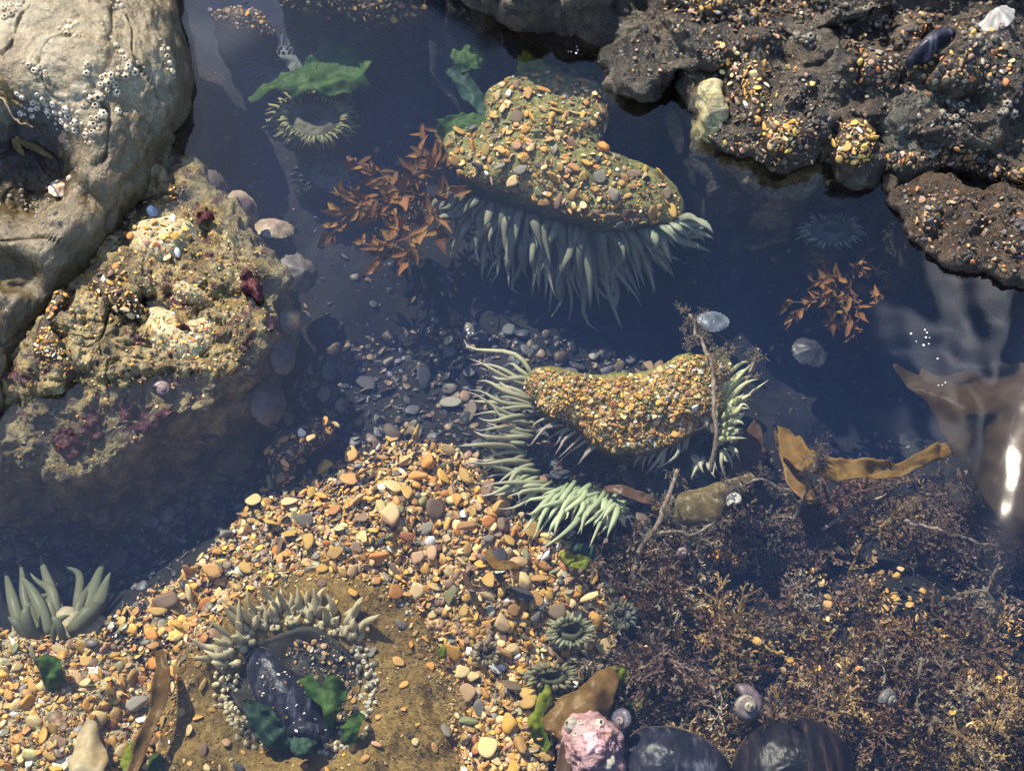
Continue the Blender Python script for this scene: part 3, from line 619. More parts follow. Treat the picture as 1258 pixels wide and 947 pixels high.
# ---- big brown anemone at the lower left, wide disc round a dark mouth
BIG = [(300, 722), (352, 694), (418, 688), (480, 712), (528, 760), (560, 830), (580, 900), (592, 980), (560, 1060), (380, 1100), (200, 1060), (176, 980), (190, 900), (214, 838), (238, 770)]
HOLE = (368, 850)
a3 = thing('anemone', P(380., 860., -.06), 'largest anemone, mustard brown disc with knobbly cream tentacles ringing a dark mouth, lower left', 'anemone')
mound('disc', M['brown_disc'], a3, key='big', poly=BIG, ze=-.039, zb=-.06, ctrl=[(330, 730, -.024), (470, 760, -.022), (520, 860, -.019), (240, 860, -.022), (500, 960, -.017), (260, 980, -.022), (380, 800, -.017), (430, 880, -.015), (300, 880, -.017), (380, 960, -.016)], k=2.2, q=.75, under=-.1, amp=.0036, fs=45, nr=80, nt=220, pits=[(366, 846, -.018, 82, 78, .034)], seed=23, centre=(375, 865), fine=.0003)
M['gullet'] = plain('gullet', [(.3, (.010, .010, .008)), (.7, (.035, .03, .018))], 90, .5, .001)
mound('mouth', M['gullet'], a3, key='mouth', poly=[(366 + 80 * q * math.cos(a), 848 + 74 * q * math.sin(a)) for a, q in zip(np.linspace(0, 2 * np.pi, 14, endpoint=False), rng.uniform(.84, 1.1, 14))], ze=-.034, zb=-.06, ctrl=[(366, 848, -.039)], amp=.0028, fs=70, nr=14, nt=48)
def ring(px, py, rx, ry, n, a0, a1, lf):
    for i in range(n):
        a = a0 + (a1 - a0) * (i + .5) / n + rng.normal() * .03; s = rng.uniform(.92, 1.1); x, y = px + rx * s * math.cos(a), py + ry * s * math.sin(a)
        h = hit(x, y, ['big'])
        if h is None: continue
        lf(h[0], h[1], a, x, y)
ac = Acc(); grit(ac, [(350, 790), (400, 780), (436, 820), (440, 880), (410, 910), (400, 850), (360, 815)], 260, 1.5, 5.5, ['mouth'], dict(cream=2, pink=2, white=1, charcoal=3, brown=3, tan=2), .4, .6, shapes=PB1); grit(ac, [(290, 800), (440, 790), (440, 920), (300, 920)], 240, 1, 3.5, ['mouth'], dict(charcoal=4, brown=3, olive=2, tan=1), .4, .6); put('shell_grit', ac.mesh('shell_grit'), M['peb'], a3, kind='stuff')
def knob(up, r0, r1, out=.5, cc=(CREAM_T, (.68, .59, .38)), name='tentacle'):
    def f(co, nn, a, x, y):
        L = rng.uniform(*up) * PX; d = np.array([math.cos(a) * out, -math.sin(a) * out, .8]) + rng.normal(size=3) * .25; v = rng.uniform(.8, 1.15)
        tentacle(a3, co - nn * .0006, co + d * L, rng.uniform(r0, r1) * PX, np.asarray(cc[0]) * v, np.asarray(cc[1]) * v, bend=rng.normal(size=3) * .0015, bulge=.5, k=7, n=7, name=name)
    return f
r0 = R(200); r1 = R(320)
for k_, (rr, nn, up) in enumerate(((1.0, 30, (16, 34)), (.94, 28, (12, 26)), (.88, 26, (7, 16)), (.82, 20, (5, 10)))): ring(366, 838, 100 * rr, 88 * rr, nn, R(192), R(320), knob(up, 3.8, 5.6, .7))
for rr, nn in ((.98, 30), (.92, 28), (.86, 24), (.8, 16)): ring(366, 846, 96 * rr, 80 * rr, nn, R(110), R(196), knob((6, 13), 2.7, 4., -.2))
for rr, nn in ((.98, 36), (.92, 32), (.86, 22)): ring(366, 846, 96 * rr, 80 * rr, nn, R(-42), R(95), knob((6, 12), 2.6, 3.9, .0, ((.46, .42, .30), (.62, .57, .44))))
EDGE = [p for p in BIG]
def in_hole(x, y): return ((x - 366) / 96) ** 2 + ((y - 846) / 88) ** 2 < 1
peb = []
pts = in_poly(EDGE, 700); rr = np.sort(2.6 + 6.4 * rng.random(700) ** 2.6)[::-1]
for i in space_out(pts, rr, 1.2):
    x, y = pts[i]
    if in_hole(x, y) or len(peb) > 250: continue
    if rng.random() < .45 and 470 < x < 560 and y > 820: continue
    h = hit(x, y, ['big'])
    if h is not None: peb.append(pebble_obj(h[0], h[1], rr[i] * PX, pick(SUNNY, 1)[0], a3, tilt=.2))
ac = Acc(); grit(ac, EDGE, 350, .8, 2.4, ['big'], GRITTY); e_ = catmull(np.array(BIG, float), 60, True); e2 = np.concatenate([e_, (376, 870) + (e_[::-1] - (376, 870)) * .86]); grit(ac, e2, 1500, 1.2, 4.4, ['big'], SUNNY)
put('shell_grit', ac.mesh('shell_grit'), M['peb'], a3, kind='stuff')

cone = np.array([[.22, 0, 0], [0, .22, 0], [-.22, 0, 0], [0, -.22, 0], [0, 0, 1.]]); cf = np.array([[0, 1, 4], [1, 2, 4], [2, 3, 4], [3, 0, 4]])
Mx, Lx, Cx = [], [], []
for x, y in in_poly(EDGE, 6500):
    if in_hole(x, y): continue
    h = hit(x, y, ['big'])
    if h is None: continue
    o_ = np.array([x - 366, 846 - y, 0]); o_ /= np.linalg.norm(o_) + 1e-6; L = rng.uniform(2.2, 4.4) * PX
    Mx.append(frame(h[1] * .7 + o_ * 1.1 + rng.normal(size=3) * .25, 0) * L); Lx.append(h[0] - h[1] * .0002); v = rng.uniform(.5, 1.3) * (1 + .35 * vnoise(h[0][None] * 60)[0]); Cx.append(np.array([[.11, .07, .02]] * 4 + [[.29, .20, .07]]) * v)
ac = Acc(); ac.batch(cone, cf, np.array(Mx), np.array(Lx), np.array(Cx)); put('papillae', ac.mesh('papillae'), M['weed'], a3, kind='stuff')
# ---- flat pale anemone under the green blade, and its darker neighbours
def flower(cx, cy, z, rx, ry, n, label, c0, c1, disc_m, r=(2.2, 3.4), rows=3, tl=.42, group=None, tipc=None, dz=.006, up=0.):
    th = thing('anemone', P(float(cx), float(cy), z - .02), label, 'anemone', group)
    poly = [(cx + rx * .66 * math.cos(a), cy + ry * .66 * math.sin(a)) for a in np.linspace(0, 2 * np.pi, 12, endpoint=False)]
    mound('oral_disc', disc_m, th, poly=poly, ze=z, zb=z - .05, ctrl=[(cx, cy, z + .004), (cx + rx * .4, cy, z + .006)], k=3, q=.7, under=.2, amp=.001, fs=120, nr=20, nt=60, pits=[(cx, cy, z, rx * .22, ry * .16, .008)], seed=cx % 9)
    for row in range(rows):
        f0 = .52 + .08 * row
        for i in range(n):
            a = 2 * np.pi * (i + .5 * (row % 2) + rng.normal() * .2) / n; f1 = rng.uniform(.86, 1.08) - .13 * (rows - 1 - row); zz = z + .006 - .004 * row
            b = P(cx + rx * f0 * math.cos(a), cy + ry * f0 * math.sin(a), zz); e = P(cx + rx * f1 * math.cos(a), cy + ry * f1 * math.sin(a), zz + up - dz * row + rng.normal() * .001)
            v = rng.uniform(.75, 1.2)
            tentacle(th, b, e, rng.uniform(*r) * PX, np.asarray(c0) * v, np.asarray(c1) * v, bend=(0, 0, .003), k=6, n=6, tipc=tipc)
    return th
M['disc_green'] = plain('oral_disc_green', [(.3, (.03, .03, .02)), (.5, (.065, .06, .035)), (.7, (.11, .10, .06))], 140, .5, .0006)
flower(386, 146, -.060, 62, 42, 44, 'flat yellow green anemone with short fringe tentacles just below the green blade', (.20, .19, .08), (.40, .38, .19), M['disc_green'])
flower(404, 214, -.095, 52, 34, 30, 'dim dark anemone in the shade left of the red brown weed', (.05, .05, .045), (.10, .10, .09), M['disc_dark'])
flower(345, 82, -.085, 58, 40, 32, 'dark purple grey anemone below the small patch of orange stones near the top', (.06, .06, .06), (.15, .14, .14), M['disc_dark'], r=(2, 3.4))
flower(1022, 284, -.05, 46, 26, 30, 'small pale ringed anemone with white striped tentacles beside the right rock', (.10, .12, .11), (.46, .46, .38), M['disc_dark'], r=(1.8, 2.6), rows=2)
flower(702, 776, -.043, 34, 24, 24, 'small mint green anemone at the edge of the dark turf', (.20, .20, .11), (.42, .42, .26), M['disc_green'], r=(2.4, 3.4), rows=2, up=.003)
flower(678, 832, -.034, 40, 20, 20, 'small olive anemone half buried in gravel above the brown blade', (.17, .15, .08), (.36, .34, .2), M['disc_green'], r=(2.2, 3.), rows=2, up=.002)
flower(598, 802, -.034, 22, 18, 16, 'tiny closed tan anemone set in the bright gravel', (.26, .2, .11), (.42, .36, .24), M['disc_green'], r=(2., 3.), rows=2, up=.002)
flower(764, 756, -.05, 24, 22, 18, 'little blue green anemone inside the dark turf', (.12, .12, .08), (.24, .25, .17), M['disc_dark'], r=(2., 3.), rows=2)

# ---- grey green anemone with long strap tentacles at the left edge
a4 = thing('anemone', P(75., 770., -.08), 'grey green anemone with long drooping strap tentacles at the lower left edge', 'anemone')
mound('column', M['grey_column'], a4, key='strap', poly=[(20, 752), (60, 744), (110, 750), (140, 770), (120, 800), (60, 806), (20, 790)], ze=-.05, zb=-.09, ctrl=[(80, 772, -.040)], amp=.002, fs=60, nr=18, nt=48, seed=9)
for b, e, r in [((70, 770, -.045), (36, 690, -.06), 7), ((80, 764, -.045), (52, 682, -.07), 7), ((60, 780, -.042), (28, 712, -.05), 9), ((95, 765, -.045), (88, 686, -.075), 6), ((90, 772, -.045), (120, 700, -.07), 7), ((100, 770, -.045), (140, 690, -.075), 9), ((95, 776, -.042), (142, 712, -.06), 11), ((85, 776, -.04), (128, 734, -.05), 10), ((40, 790, -.04), (10, 756, -.035), 6), ((44, 786, -.038), (38, 742, -.03), 8), ((30, 790, -.04), (6, 700, -.06), 8), ((78, 790, -.038), (64, 758, -.028), 6), ((64, 790, -.038), (82, 752, -.028), 5), ((50, 782, -.04), (20, 690, -.065), 6), ((70, 776, -.045), (70, 716, -.055), 8), ((55, 776, -.045), (55, 724, -.05), 8)]:
    v = rng.uniform(.85, 1.1); tentacle(a4, Pz(b), Pz(e), r * PX, np.array([.17, .17, .10]) * v, np.array([.13, .145, .10]) * v, bend=(rng.normal() * .006, .004, .012), bulge=.5, flat=.7, n=12, k=8, tipc=(.24, .24, .17))

# ---- closed anemones, wholly coated in gravel
def gravelly(poly, ze, top, n, s0, s1, pal, label, m='dark_column', zb=-.12, base=None, group=None, fill=250, k=2.4, seedx=1, f=.74, on=None):
    c = np.mean(np.array(poly), 0)
    if on: hz = hit(c[0], c[1], on)[0][2]; ze, top, zb = hz - .008, hz + .009, hz - .04
    th = thing('anemone', P(c[0], c[1], ze), label, 'anemone', group); key = 'g%d' % len(SURF)
    mound('column', M[m], th, key=key, poly=poly, ze=ze, zb=zb, ctrl=[(c[0], c[1], top)], k=k, q=.6, under=.1, amp=.0025, fs=70, nr=22, nt=60, seed=seedx)
    pq = [(c[0] + (x - c[0]) * 1.12, c[1] + (y - c[1]) * 1.12 - (7 if on else 2)) for x, y in poly]
    pebbles_on(pq, n, s0, s1, [key], pal, th, f=f, pw=1.8, lift=.4)
    ac = Acc(); grit(ac, pq, fill, .9, s0 * 1.1, [key], pal)
    if ac.n: put('shell_grit', ac.mesh('shell_grit'), M['peb'], th, kind='stuff')
    return th
gravelly([(160, 290), (180, 274), (215, 272), (245, 285), (250, 305), (235, 325), (200, 332), (168, 320)], -.012, .002, 60, 2.5, 7, SUNNY, 'closed anemone coated in tan pebbles below the water gap between the two boulders', 'grey_column', on=['rockB'])
gravelly([(112, 352), (130, 334), (152, 326), (168, 345), (172, 375), (188, 388), (170, 398), (140, 392), (118, 378)], .0, .014, 60, 2.5, 6.5, SUNNY, 'closed anemone coated in cream and orange pebbles on the low boulder, left of its middle', on=['rockB'])
gravelly([(45, 452), (48, 420), (62, 390), (74, 362), (86, 366), (76, 400), (70, 430), (92, 444), (84, 464), (60, 466)], .0, .010, 90, 1.6, 4, GRITTY, 'strip of closed anemone crusted with orange grit beside the pale boulder', 'dark_column', f=.65, on=['rockB'])
gravelly([(176, 400), (190, 382), (212, 388), (222, 404), (240, 408), (262, 392), (276, 402), (274, 430), (256, 448), (226, 460), (198, 446), (178, 424)], -.006, .006, 150, 1.5, 3.8, GRITTY, 'closed anemone crusted with yellow grit, shaped like a ring on the low boulder', 'grey_column', f=.62, fill=500, on=['rockB'])
gravelly([(212, 362), (226, 352), (240, 356), (262, 366), (266, 380), (240, 384), (220, 376)], -.006, .003, 40, 1.6, 3.8, GRITTY, 'small grit crusted anemone above the yellow ring one on the low boulder', 'grey_column', f=.65, on=['rockB'])
gravelly([(330, 560), (342, 538), (372, 520), (404, 516), (412, 532), (396, 548), (372, 560), (356, 590), (336, 600)], -.07, -.055, 34, 3.5, 9, SUNNY, 'closed anemone with large glossy amber pebbles at the shadow edge above the gravel', 'dark_column')
gravelly([(258, 20), (280, 10), (312, 14), (332, 26), (338, 46), (312, 40), (280, 34)], -.045, -.034, 26, 3, 6.5, SUNNY, 'anemone top capped with a small patch of orange stones near the top left')
gravelly([(340, -30), (420, -20), (480, -20), (524, -8), (520, 16), (488, 28), (452, 34), (410, 22), (352, 12)], -.02, .004, 90, 2.5, 6.5, SUNNY, 'stone coated anemone cut by the top edge, with a dark fringe hanging below')
gravelly([(876, 70), (896, 44), (920, 40), (938, 60), (944, 90), (950, 120), (942, 150), (922, 154), (910, 120), (886, 96)], .010, .038, 80, 3, 7.5, SUNNY, 'wet anemone heaped with shiny orange pebbles down the edge of the dark rock', on=['rockC'])
gravelly([(938, 160), (956, 150), (980, 158), (986, 176), (974, 190), (948, 188)], .004, .018, 34, 2.8, 6.5, SUNNY, 'round wet anemone with a brown centre and a ring of pebbles near the waterline', on=['rockC'])
gravelly([(1024, 170), (1036, 156), (1058, 156), (1072, 172), (1070, 196), (1052, 210), (1032, 204)], .004, .024, 44, 3, 7.5, SUNNY, 'closed anemone bunched with tan pebbles standing alone at the rock foot', on=['rockC', 'bed'])
gravelly([(1086, 30), (1120, 8), (1160, 12), (1182, 32), (1170, 50), (1130, 56), (1120, 70), (1094, 66)], .03, .052, 70, 2.8, 6.5, DULL, 'shaded anemone with dull brown pebbles above the mussel at the upper right', on=['rockC'])
gravelly([(1160, 76), (1196, 54), (1226, 70), (1234, 92), (1210, 110), (1170, 112), (1140, 100)], .03, .05, 90, 2.8, 6.5, DULL, 'shaded anemone with brown and pink pebbles below the mussel at the upper right', on=['rockC'])
gravelly([(1044, 84), (1064, 66), (1090, 70), (1108, 86), (1098, 104), (1060, 106)], .02, .04, 50, 2.6, 6, DULL, 'shaded pebbly anemone left of the mussel at the upper right', on=['rockC'])
gravelly([(820, -14), (880, -20), (940, -10), (936, 12), (900, 22), (850, 16)], .02, .045, 60, 2.5, 6, SUNNY, 'pebble coated anemone cut off by the top edge on the dark rock', on=['rockC'])
gravelly([(1112, 254), (1140, 248), (1158, 262), (1152, 290), (1126, 300), (1116, 282)], .002, .014, 36, 2.5, 6, DULL, 'cluster of dull pebbles on an anemone at the left end of the brown ledge', on=['rockE'])
gravelly([(1230, 290), (1250, 270), (1290, 276), (1290, 320), (1240, 316)], .004, .016, 30, 2.5, 6, DULL, 'brown pebbled anemone on the ledge at the right edge', on=['rockE'])
gravelly([(1086, 286), (1106, 270), (1128, 282), (1140, 310), (1120, 322), (1092, 310)], -.04, -.028, 36, 2.5, 6, SUNNY, 'drowned anemone dotted with shell bits under the brown ledge')
th = bpy.data.objects
fr = [o for o in bpy.data.objects if o.get('label', '').startswith('stone coated anemone cut by the top')][0]
fan(fr, [(410, 26, -.03), (450, 36, -.03), (500, 28, -.03)], [(400, 44, -.05), (450, 54, -.05), (505, 46, -.05)], 26, .7, 1.1, 2, 3, (.06, .06, .06), (.16, .16, .16))
# ---- sandy grey anemone mat at the bottom left
MAT = [(-60, 800), (0, 772), (60, 790), (120, 780), (165, 800), (195, 850), (186, 910), (170, 1000), (60, 1060), (-80, 1000)]
a5 = thing('anemone', P(80., 880., -.06), 'sand coloured anemone mat sprinkled with pebbles filling the bottom left corner', 'anemone')
mound('column', M['grey_column'], a5, key='mat', poly=MAT, ze=-.038, zb=-.06, ctrl=[(60, 840, -.024), (140, 840, -.026), (100, 930, -.02), (0, 900, -.022)], k=2, q=.9, amp=.007, fs=36, nr=50, nt=120, seed=31)
pebbles_on(MAT, 290, 2.8, 11, ['mat'], SUNNY, a5, f=.8, pw=2.)
ac = Acc(); grit(ac, MAT, 2600, .9, 2.6, ['mat'], GRITTY); put('shell_grit', ac.mesh('shell_grit'), M['peb'], a5, kind='stuff')

ac = Acc(); LL = [(-20, 770), (60, 780), (130, 760), (190, 720), (246, 700), (236, 770), (206, 860), (190, 960), (-20, 960)]
grit(ac, LL, 3600, 1.4, 4.6, ['mat', 'bed'], SUNNY, .5, .6, shapes=PB1, pw=1.8); grit(ac, LL, 420, 5, 11, ['mat', 'bed'], SUNNY, .5, .5, shapes=PB1, pw=2)
put('gravel', ac.mesh('gravel'), M['peb'], label='jumbled bright gravel and shell chips over the bottom left corner', cat='gravel', kind='stuff')

# ================================================================ gravel and loose pebbles
LIT = [(170, 770), (196, 728), (240, 696), (290, 640), (322, 604), (372, 584), (430, 566), (486, 540), (560, 548), (610, 596), (650, 646), (704, 668), (756, 690), (770, 740), (752, 800), (700, 850), (668, 960), (560, 1000), (575, 860), (530, 770), (484, 722), (424, 700), (350, 706), (300, 732), (240, 800)]
DEEP = [(345, 560), (356, 470), (420, 420), (560, 388), (700, 420), (900, 470), (900, 600), (760, 690), (640, 640), (560, 540), (440, 560), (330, 600), (200, 720), (90, 740), (0, 720), (-10, 620), (60, 620), (200, 600)]
ac = Acc()
grit(ac, LIT, 16000, 1.6, 4.6, ['bed', 'big'], SUNNY, .4, .6, shapes=PB1, pw=1.6)
grit(ac, LIT, 2600, 4., 8., ['bed', 'big'], SUNNY, .7, .5, shapes=PB1, pw=1.8)
put('gravel', ac.mesh('gravel'), M['peb'], label='bright bed of small tan and orange gravel in the sunlit shallows', cat='gravel', kind='stuff')
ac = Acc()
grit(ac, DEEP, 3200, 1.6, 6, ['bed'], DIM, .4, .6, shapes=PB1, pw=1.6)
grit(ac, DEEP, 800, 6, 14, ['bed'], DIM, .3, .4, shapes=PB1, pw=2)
put('gravel', ac.mesh('gravel'), M['peb'], label='gravel darkened with painted shade on the deep floor of the pool', cat='gravel', kind='stuff')
ac = Acc()
grit(ac, [(770, 620), (900, 600), (1258, 640), (1270, 960), (640, 960), (740, 800)], 1600, 1.6, 5.5, ['bed'], dict(tan=2, orange=1.5, brown=3, charcoal=4, cream=.6, dusk=3), .6, .6, shapes=PB1, pw=1.8)
for cx, cy, n_, sp in ((1000, 704, 26, 16), (1030, 754, 22, 14), (1110, 764, 26, 18), (1132, 790, 20, 14), (940, 806, 26, 14), (982, 780, 30, 18), (980, 826, 30, 18), (1046, 836, 26, 16), (1050, 870, 16, 14), (905, 700, 10, 12), (875, 690, 10, 10), (1080, 740, 12, 16), (1180, 820, 14, 16), (1190, 890, 18, 18), (1215, 850, 12, 12), (1120, 900, 12, 20), (860, 760, 12, 14), (810, 720, 12, 12), (880, 920, 12, 12), (1240, 790, 14, 10)):
    c_ = np.array([cx, cy]) + rng.normal(size=(n_, 2)) * sp * .6; sq = [(c_[:, 0].min(), c_[:, 1].min()), (c_[:, 0].max(), c_[:, 1].min()), (c_[:, 0].max(), c_[:, 1].max()), (c_[:, 0].min(), c_[:, 1].max())]
    for _k in range(3):
        a_ = Acc(); grit(a_, sq, n_, 1.6, 7, ['bed'], dict(gold=3, orange=2.5, tan=4, cream=2, brown=3), rng.uniform(2, 5.5), 1., shapes=PB1, pw=1.8)
        if a_.n: ac.V += a_.V; ac.C += a_.C; ac.F3 += [f + ac.n for f in a_.F3]; ac.n += a_.n
put('gravel', ac.mesh('gravel'), M['peb'], label='scattered amber gravel showing between the tufts of the dark turf', cat='gravel', kind='stuff')
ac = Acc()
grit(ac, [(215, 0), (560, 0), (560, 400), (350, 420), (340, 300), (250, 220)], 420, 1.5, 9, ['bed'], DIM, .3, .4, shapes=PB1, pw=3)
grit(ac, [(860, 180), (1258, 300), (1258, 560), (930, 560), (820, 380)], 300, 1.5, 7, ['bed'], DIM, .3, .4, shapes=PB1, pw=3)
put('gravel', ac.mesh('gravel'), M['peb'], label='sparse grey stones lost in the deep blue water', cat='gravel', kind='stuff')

FEAT = [(634, 736, 17, 'charcoal', 'glossy black oval pebble in the middle of the sunlit gravel'), (608, 694, 19, 'charcoal', 'angular charcoal stone behind the black oval pebble'),
        (668, 702, 14, 'rust', 'rusty brown wedge shaped pebble right of the charcoal stone'), (648, 858, 13, 'tan', 'flat tan triangular pebble near the bottom of the gravel'), (480, 606, 15, 'cream', 'broad cream pebble at the crest of the gravel bank'),
        (500, 572, 12, 'tan', 'round tan pebble highest on the gravel bank'), (530, 572, 8, 'orange', 'round orange pebble beside the highest tan one'), (476, 636, 16, 'cream', 'pale buff slab of stone at the left of the gravel bank'),
        (630, 800, 11, 'cream', 'cream kidney shaped pebble beside the tiny closed anemone'), (482, 728, 11, 'orange', 'pink orange pebble at the upper rim of the big brown anemone'), (600, 640, 12, 'orange', 'orange flat pebble below the green tentacles'),
        (552, 504, 17, 'grey', 'large dim grey pebble on the dark floor, left of the green tentacles'), (512, 535, 12, 'brown', 'brown oval pebble at the lower edge of the shade'), (478, 446, 10, 'grey', 'pale grey rounded pebble high on the dark floor'),
        (208, 740, 20, 'brown', 'big dark stone framed by pale pebbles where shade meets gravel'), (166, 866, 15, 'grey', 'grey rounded stone beside the brown ribbon of weed'), (545, 900, 10, 'grey', 'grey angular pebble on the right flank of the big brown anemone'), (1092, 640, 8, 'white', 'white oval pebble in the dark turf at the right'), (1104, 660, 7, 'pink', 'pinkish oval pebble below the white one in the turf'), (700, 672, 12, 'olive', 'yellow olive pebble beside the dark green leaf'), (836, 644, 6, 'tan', 'small tan pebble above the pink snail')]
fd = []
for x, y, r, c, lb in FEAT:
    h = hit(x, y, ['bed', 'big', 'mat'])
    fd.append((x, y, r)); pebble_obj(h[0], h[1], r * PX, c, None, label=lb, cat='pebble', group='loose pebbles on the pool floor', tilt=.25, lift=.75)
ADJ = dict(tan='tan', orange='orange', cream='cream', brown='brown', grey='grey', charcoal='charcoal', pink='pink', white='white', rust='rust red', olive='olive', gold='golden', slate='slate grey', dusk='dusky brown')
def zone(p):
    x, y = p
    if y < 590: return 'on the crest of the sunlit gravel bank'
    if x < 330: return 'in the gravel left of the big brown anemone'
    if y < 680: return 'on the gravel slope below the shade line' if x < 520 else 'in the gravel below the green tentacles'
    if y < 760: return 'in the gravel above the big brown anemone' if x < 560 else 'in the gravel near the dark turf edge'
    return 'in the gravel beside the brown anemone flank' if x < 640 else 'in the gravel by the two small ringed anemones'
def lab(c, r, p):
    g = ADJ[c] + ' pebble ' + zone(p); s = 'large ' if r > 9.5 else 'small ' if r < 6.5 else 'medium '
    return dict(label=s + g, cat='pebble', group=s + ADJ[c] + ' pebbles ' + zone(p))
out = pebbles_on(LIT, 235, 5, 14.5, ['bed'], SUNNY, None, f=.78, pw=1.7, lab=lab, lift=.9, tilt=.4)
def lab2(c, r, p):
    z = 'on the dark floor by the low boulder' if p[0] < 330 else 'on the dark floor above the gravel' if p[0] < 640 else 'on the dark floor under the middle anemone'
    s = 'large ' if r > 13 else 'medium '
    return dict(label=s + 'dim ' + ADJ[c] + ' stone ' + z, cat='pebble', group=s + 'dim ' + ADJ[c] + ' stones ' + z)
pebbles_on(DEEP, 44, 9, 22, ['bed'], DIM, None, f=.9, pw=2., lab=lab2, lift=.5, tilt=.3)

# ================================================================ seaweeds
M['kelp'] = plain('kelp_blade', [(.3, (.09, .045, .012)), (.5, (.17, .095, .03)), (.7, (.25, .15, .05))], 60, .3, .0008, trans=.35)
M['kelp_dark'] = plain('kelp_dark', [(.3, (.05, .025, .015)), (.5, (.09, .05, .03)), (.7, (.14, .08, .05))], 60, .22, .0008, trans=.2)
M['kelp_smoke'] = plain('kelp_smoke', [(.3, (.07, .045, .025)), (.5, (.12, .08, .05)), (.7, (.17, .12, .08))], 40, .35, .0008, trans=.3, alpha=.34)
M['kelp_gold'] = plain('kelp_gold', [(.3, (.12, .065, .015)), (.5, (.25, .14, .03)), (.62, (.20, .13, .05)), (.75, (.34, .22, .07))], 90, .4, .0012, trans=.4, alpha=.85)
M['kelp_pale'] = plain('kelp_pale', [(.3, (.42, .30, .14)), (.5, (.55, .45, .28)), (.7, (.36, .20, .06))], 40, .35, .0008, trans=.4)
M['kelp_speck'] = plain('kelp_speckled', [(.42, (.10, .07, .03)), (.58, (.16, .12, .055)), (.70, (.42, .37, .26))], 260, .4, .0006, trans=.2)
M['lettuce'] = plain('sea_lettuce', [(.3, (.03, .07, .02)), (.5, (.06, .125, .03)), (.7, (.12, .18, .04))], 90, .4, .0012, trans=.5)
M['lettuce_dark'] = plain('sea_lettuce_dark', [(.3, (.02, .04, .025)), (.5, (.035, .07, .045)), (.7, (.06, .11, .07))], 90, .4, .0012, trans=.4)
M['lettuce_lime'] = plain('sea_lettuce_lime', [(.3, (.12, .17, .01)), (.5, (.24, .27, .02)), (.7, (.38, .36, .06))], 90, .4, .001, trans=.5)
M['weed_red'] = plain('weed_leaf', [(.3, (.11, .045, .016)), (.5, (.25, .115, .036)), (.7, (.42, .24, .085))], 130, .42, .0005, trans=.4, rnd=.55)
M['weed_maroon'] = plain('weed_maroon', [(.3, (.02, .006, .01)), (.5, (.05, .015, .02)), (.7, (.10, .035, .035))], 110, .3, .0015, trans=.15)
M['stem'] = plain('weed_stem', [(.3, (.05, .03, .02)), (.7, (.13, .08, .06))], 160, .5, .0006)
M['stalk'] = plain('weed_stalk', [(.3, (.09, .065, .05)), (.5, (.17, .13, .10)), (.7, (.30, .25, .2))], 260, .6, .001)
def leaf_geo(r):
    n, m = 9, 3; u = np.linspace(0, 1, n); wv = np.sin(np.pi * u ** r.uniform(.75, 1.1)) ** .9 * r.uniform(.12, .21) * (1 + .25 * np.sin(u * r.uniform(6, 14))) + .012; b = r.uniform(-.5, .5); tw = r.uniform(-1.1, 1.1); sw = r.uniform(-.4, .4)
    V = []
    for s in (1, -1):
        for i in range(n):
            for j in (-1, 0, 1):
                a = tw * u[i]; x = u[i]; y = j * wv[i] * math.cos(a) + sw * u[i] ** 2; z = j * wv[i] * math.sin(a) + b * u[i] ** 2 + .05 * abs(j) + s * .012
                V.append((x, y, z))
    V = np.array(V); i = np.arange(n - 1)[:, None] * m; j = np.arange(m - 1)[None]; F = np.stack([i + j, i + j + 1, i + m + j + 1, i + m + j], -1).reshape(-1, 4)
    N_ = n * m; e = np.arange(n - 1) * m; s1 = np.stack([e + m, e, e + N_, e + m + N_], -1); e2 = e + 2; s2 = np.stack([e2, e2 + m, e2 + m + N_, e2 + N_], -1)
    return V, [F, F[:, ::-1] + N_, s1, s2]
LEAF = [mesh('leaf', *leaf_geo(_r)) for _ in range(10)]
# red weed films and loose amber flakes
for q, lb in (([(204, 412), (220, 408), (232, 416), (230, 432), (214, 436), (202, 426)], 'dark purple weed scrap in the centre of the yellow ring anemone'), ([(294, 338), (304, 334), (318, 352), (320, 368), (304, 360)], 'dark red weed scrap at the upper right of the low boulder'), ([(120, 492), (150, 484), (168, 494), (158, 510), (130, 512)], 'dull purple weed film left of the mauve snail'), ([(150, 512), (176, 500), (204, 506), (212, 520), (186, 532), (160, 530)], 'maroon weed film at the lower middle of the low boulder'),
              ([(90, 510), (112, 500), (128, 514), (120, 532), (98, 530)], 'red weed film at the lower left of the low boulder'), ([(238, 244), (254, 252), (262, 276), (250, 284), (240, 264)], 'black red weed scrap near the top of the low boulder'), ([(318, 384), (332, 380), (336, 396), (324, 406)], 'maroon weed scrap at the right corner of the low boulder'), ([(60, 540), (84, 532), (100, 546), (80, 560)], 'brown red weed film low on the left of the low boulder')):
    c = np.mean(np.array(q), 0); h = hit(c[0], c[1], ['rockB'])
    put('seaweed', mesh('seaweed', *slab_geo(q, h[0][2] + .000, [(c[0], c[1], h[0][2] + .003)], .0008, .007, 120, 14, 60, q[0][0] % 7, rag=.5)), M['weed_maroon'], label=lb, cat='seaweed', group='red weed scraps on the low boulder')
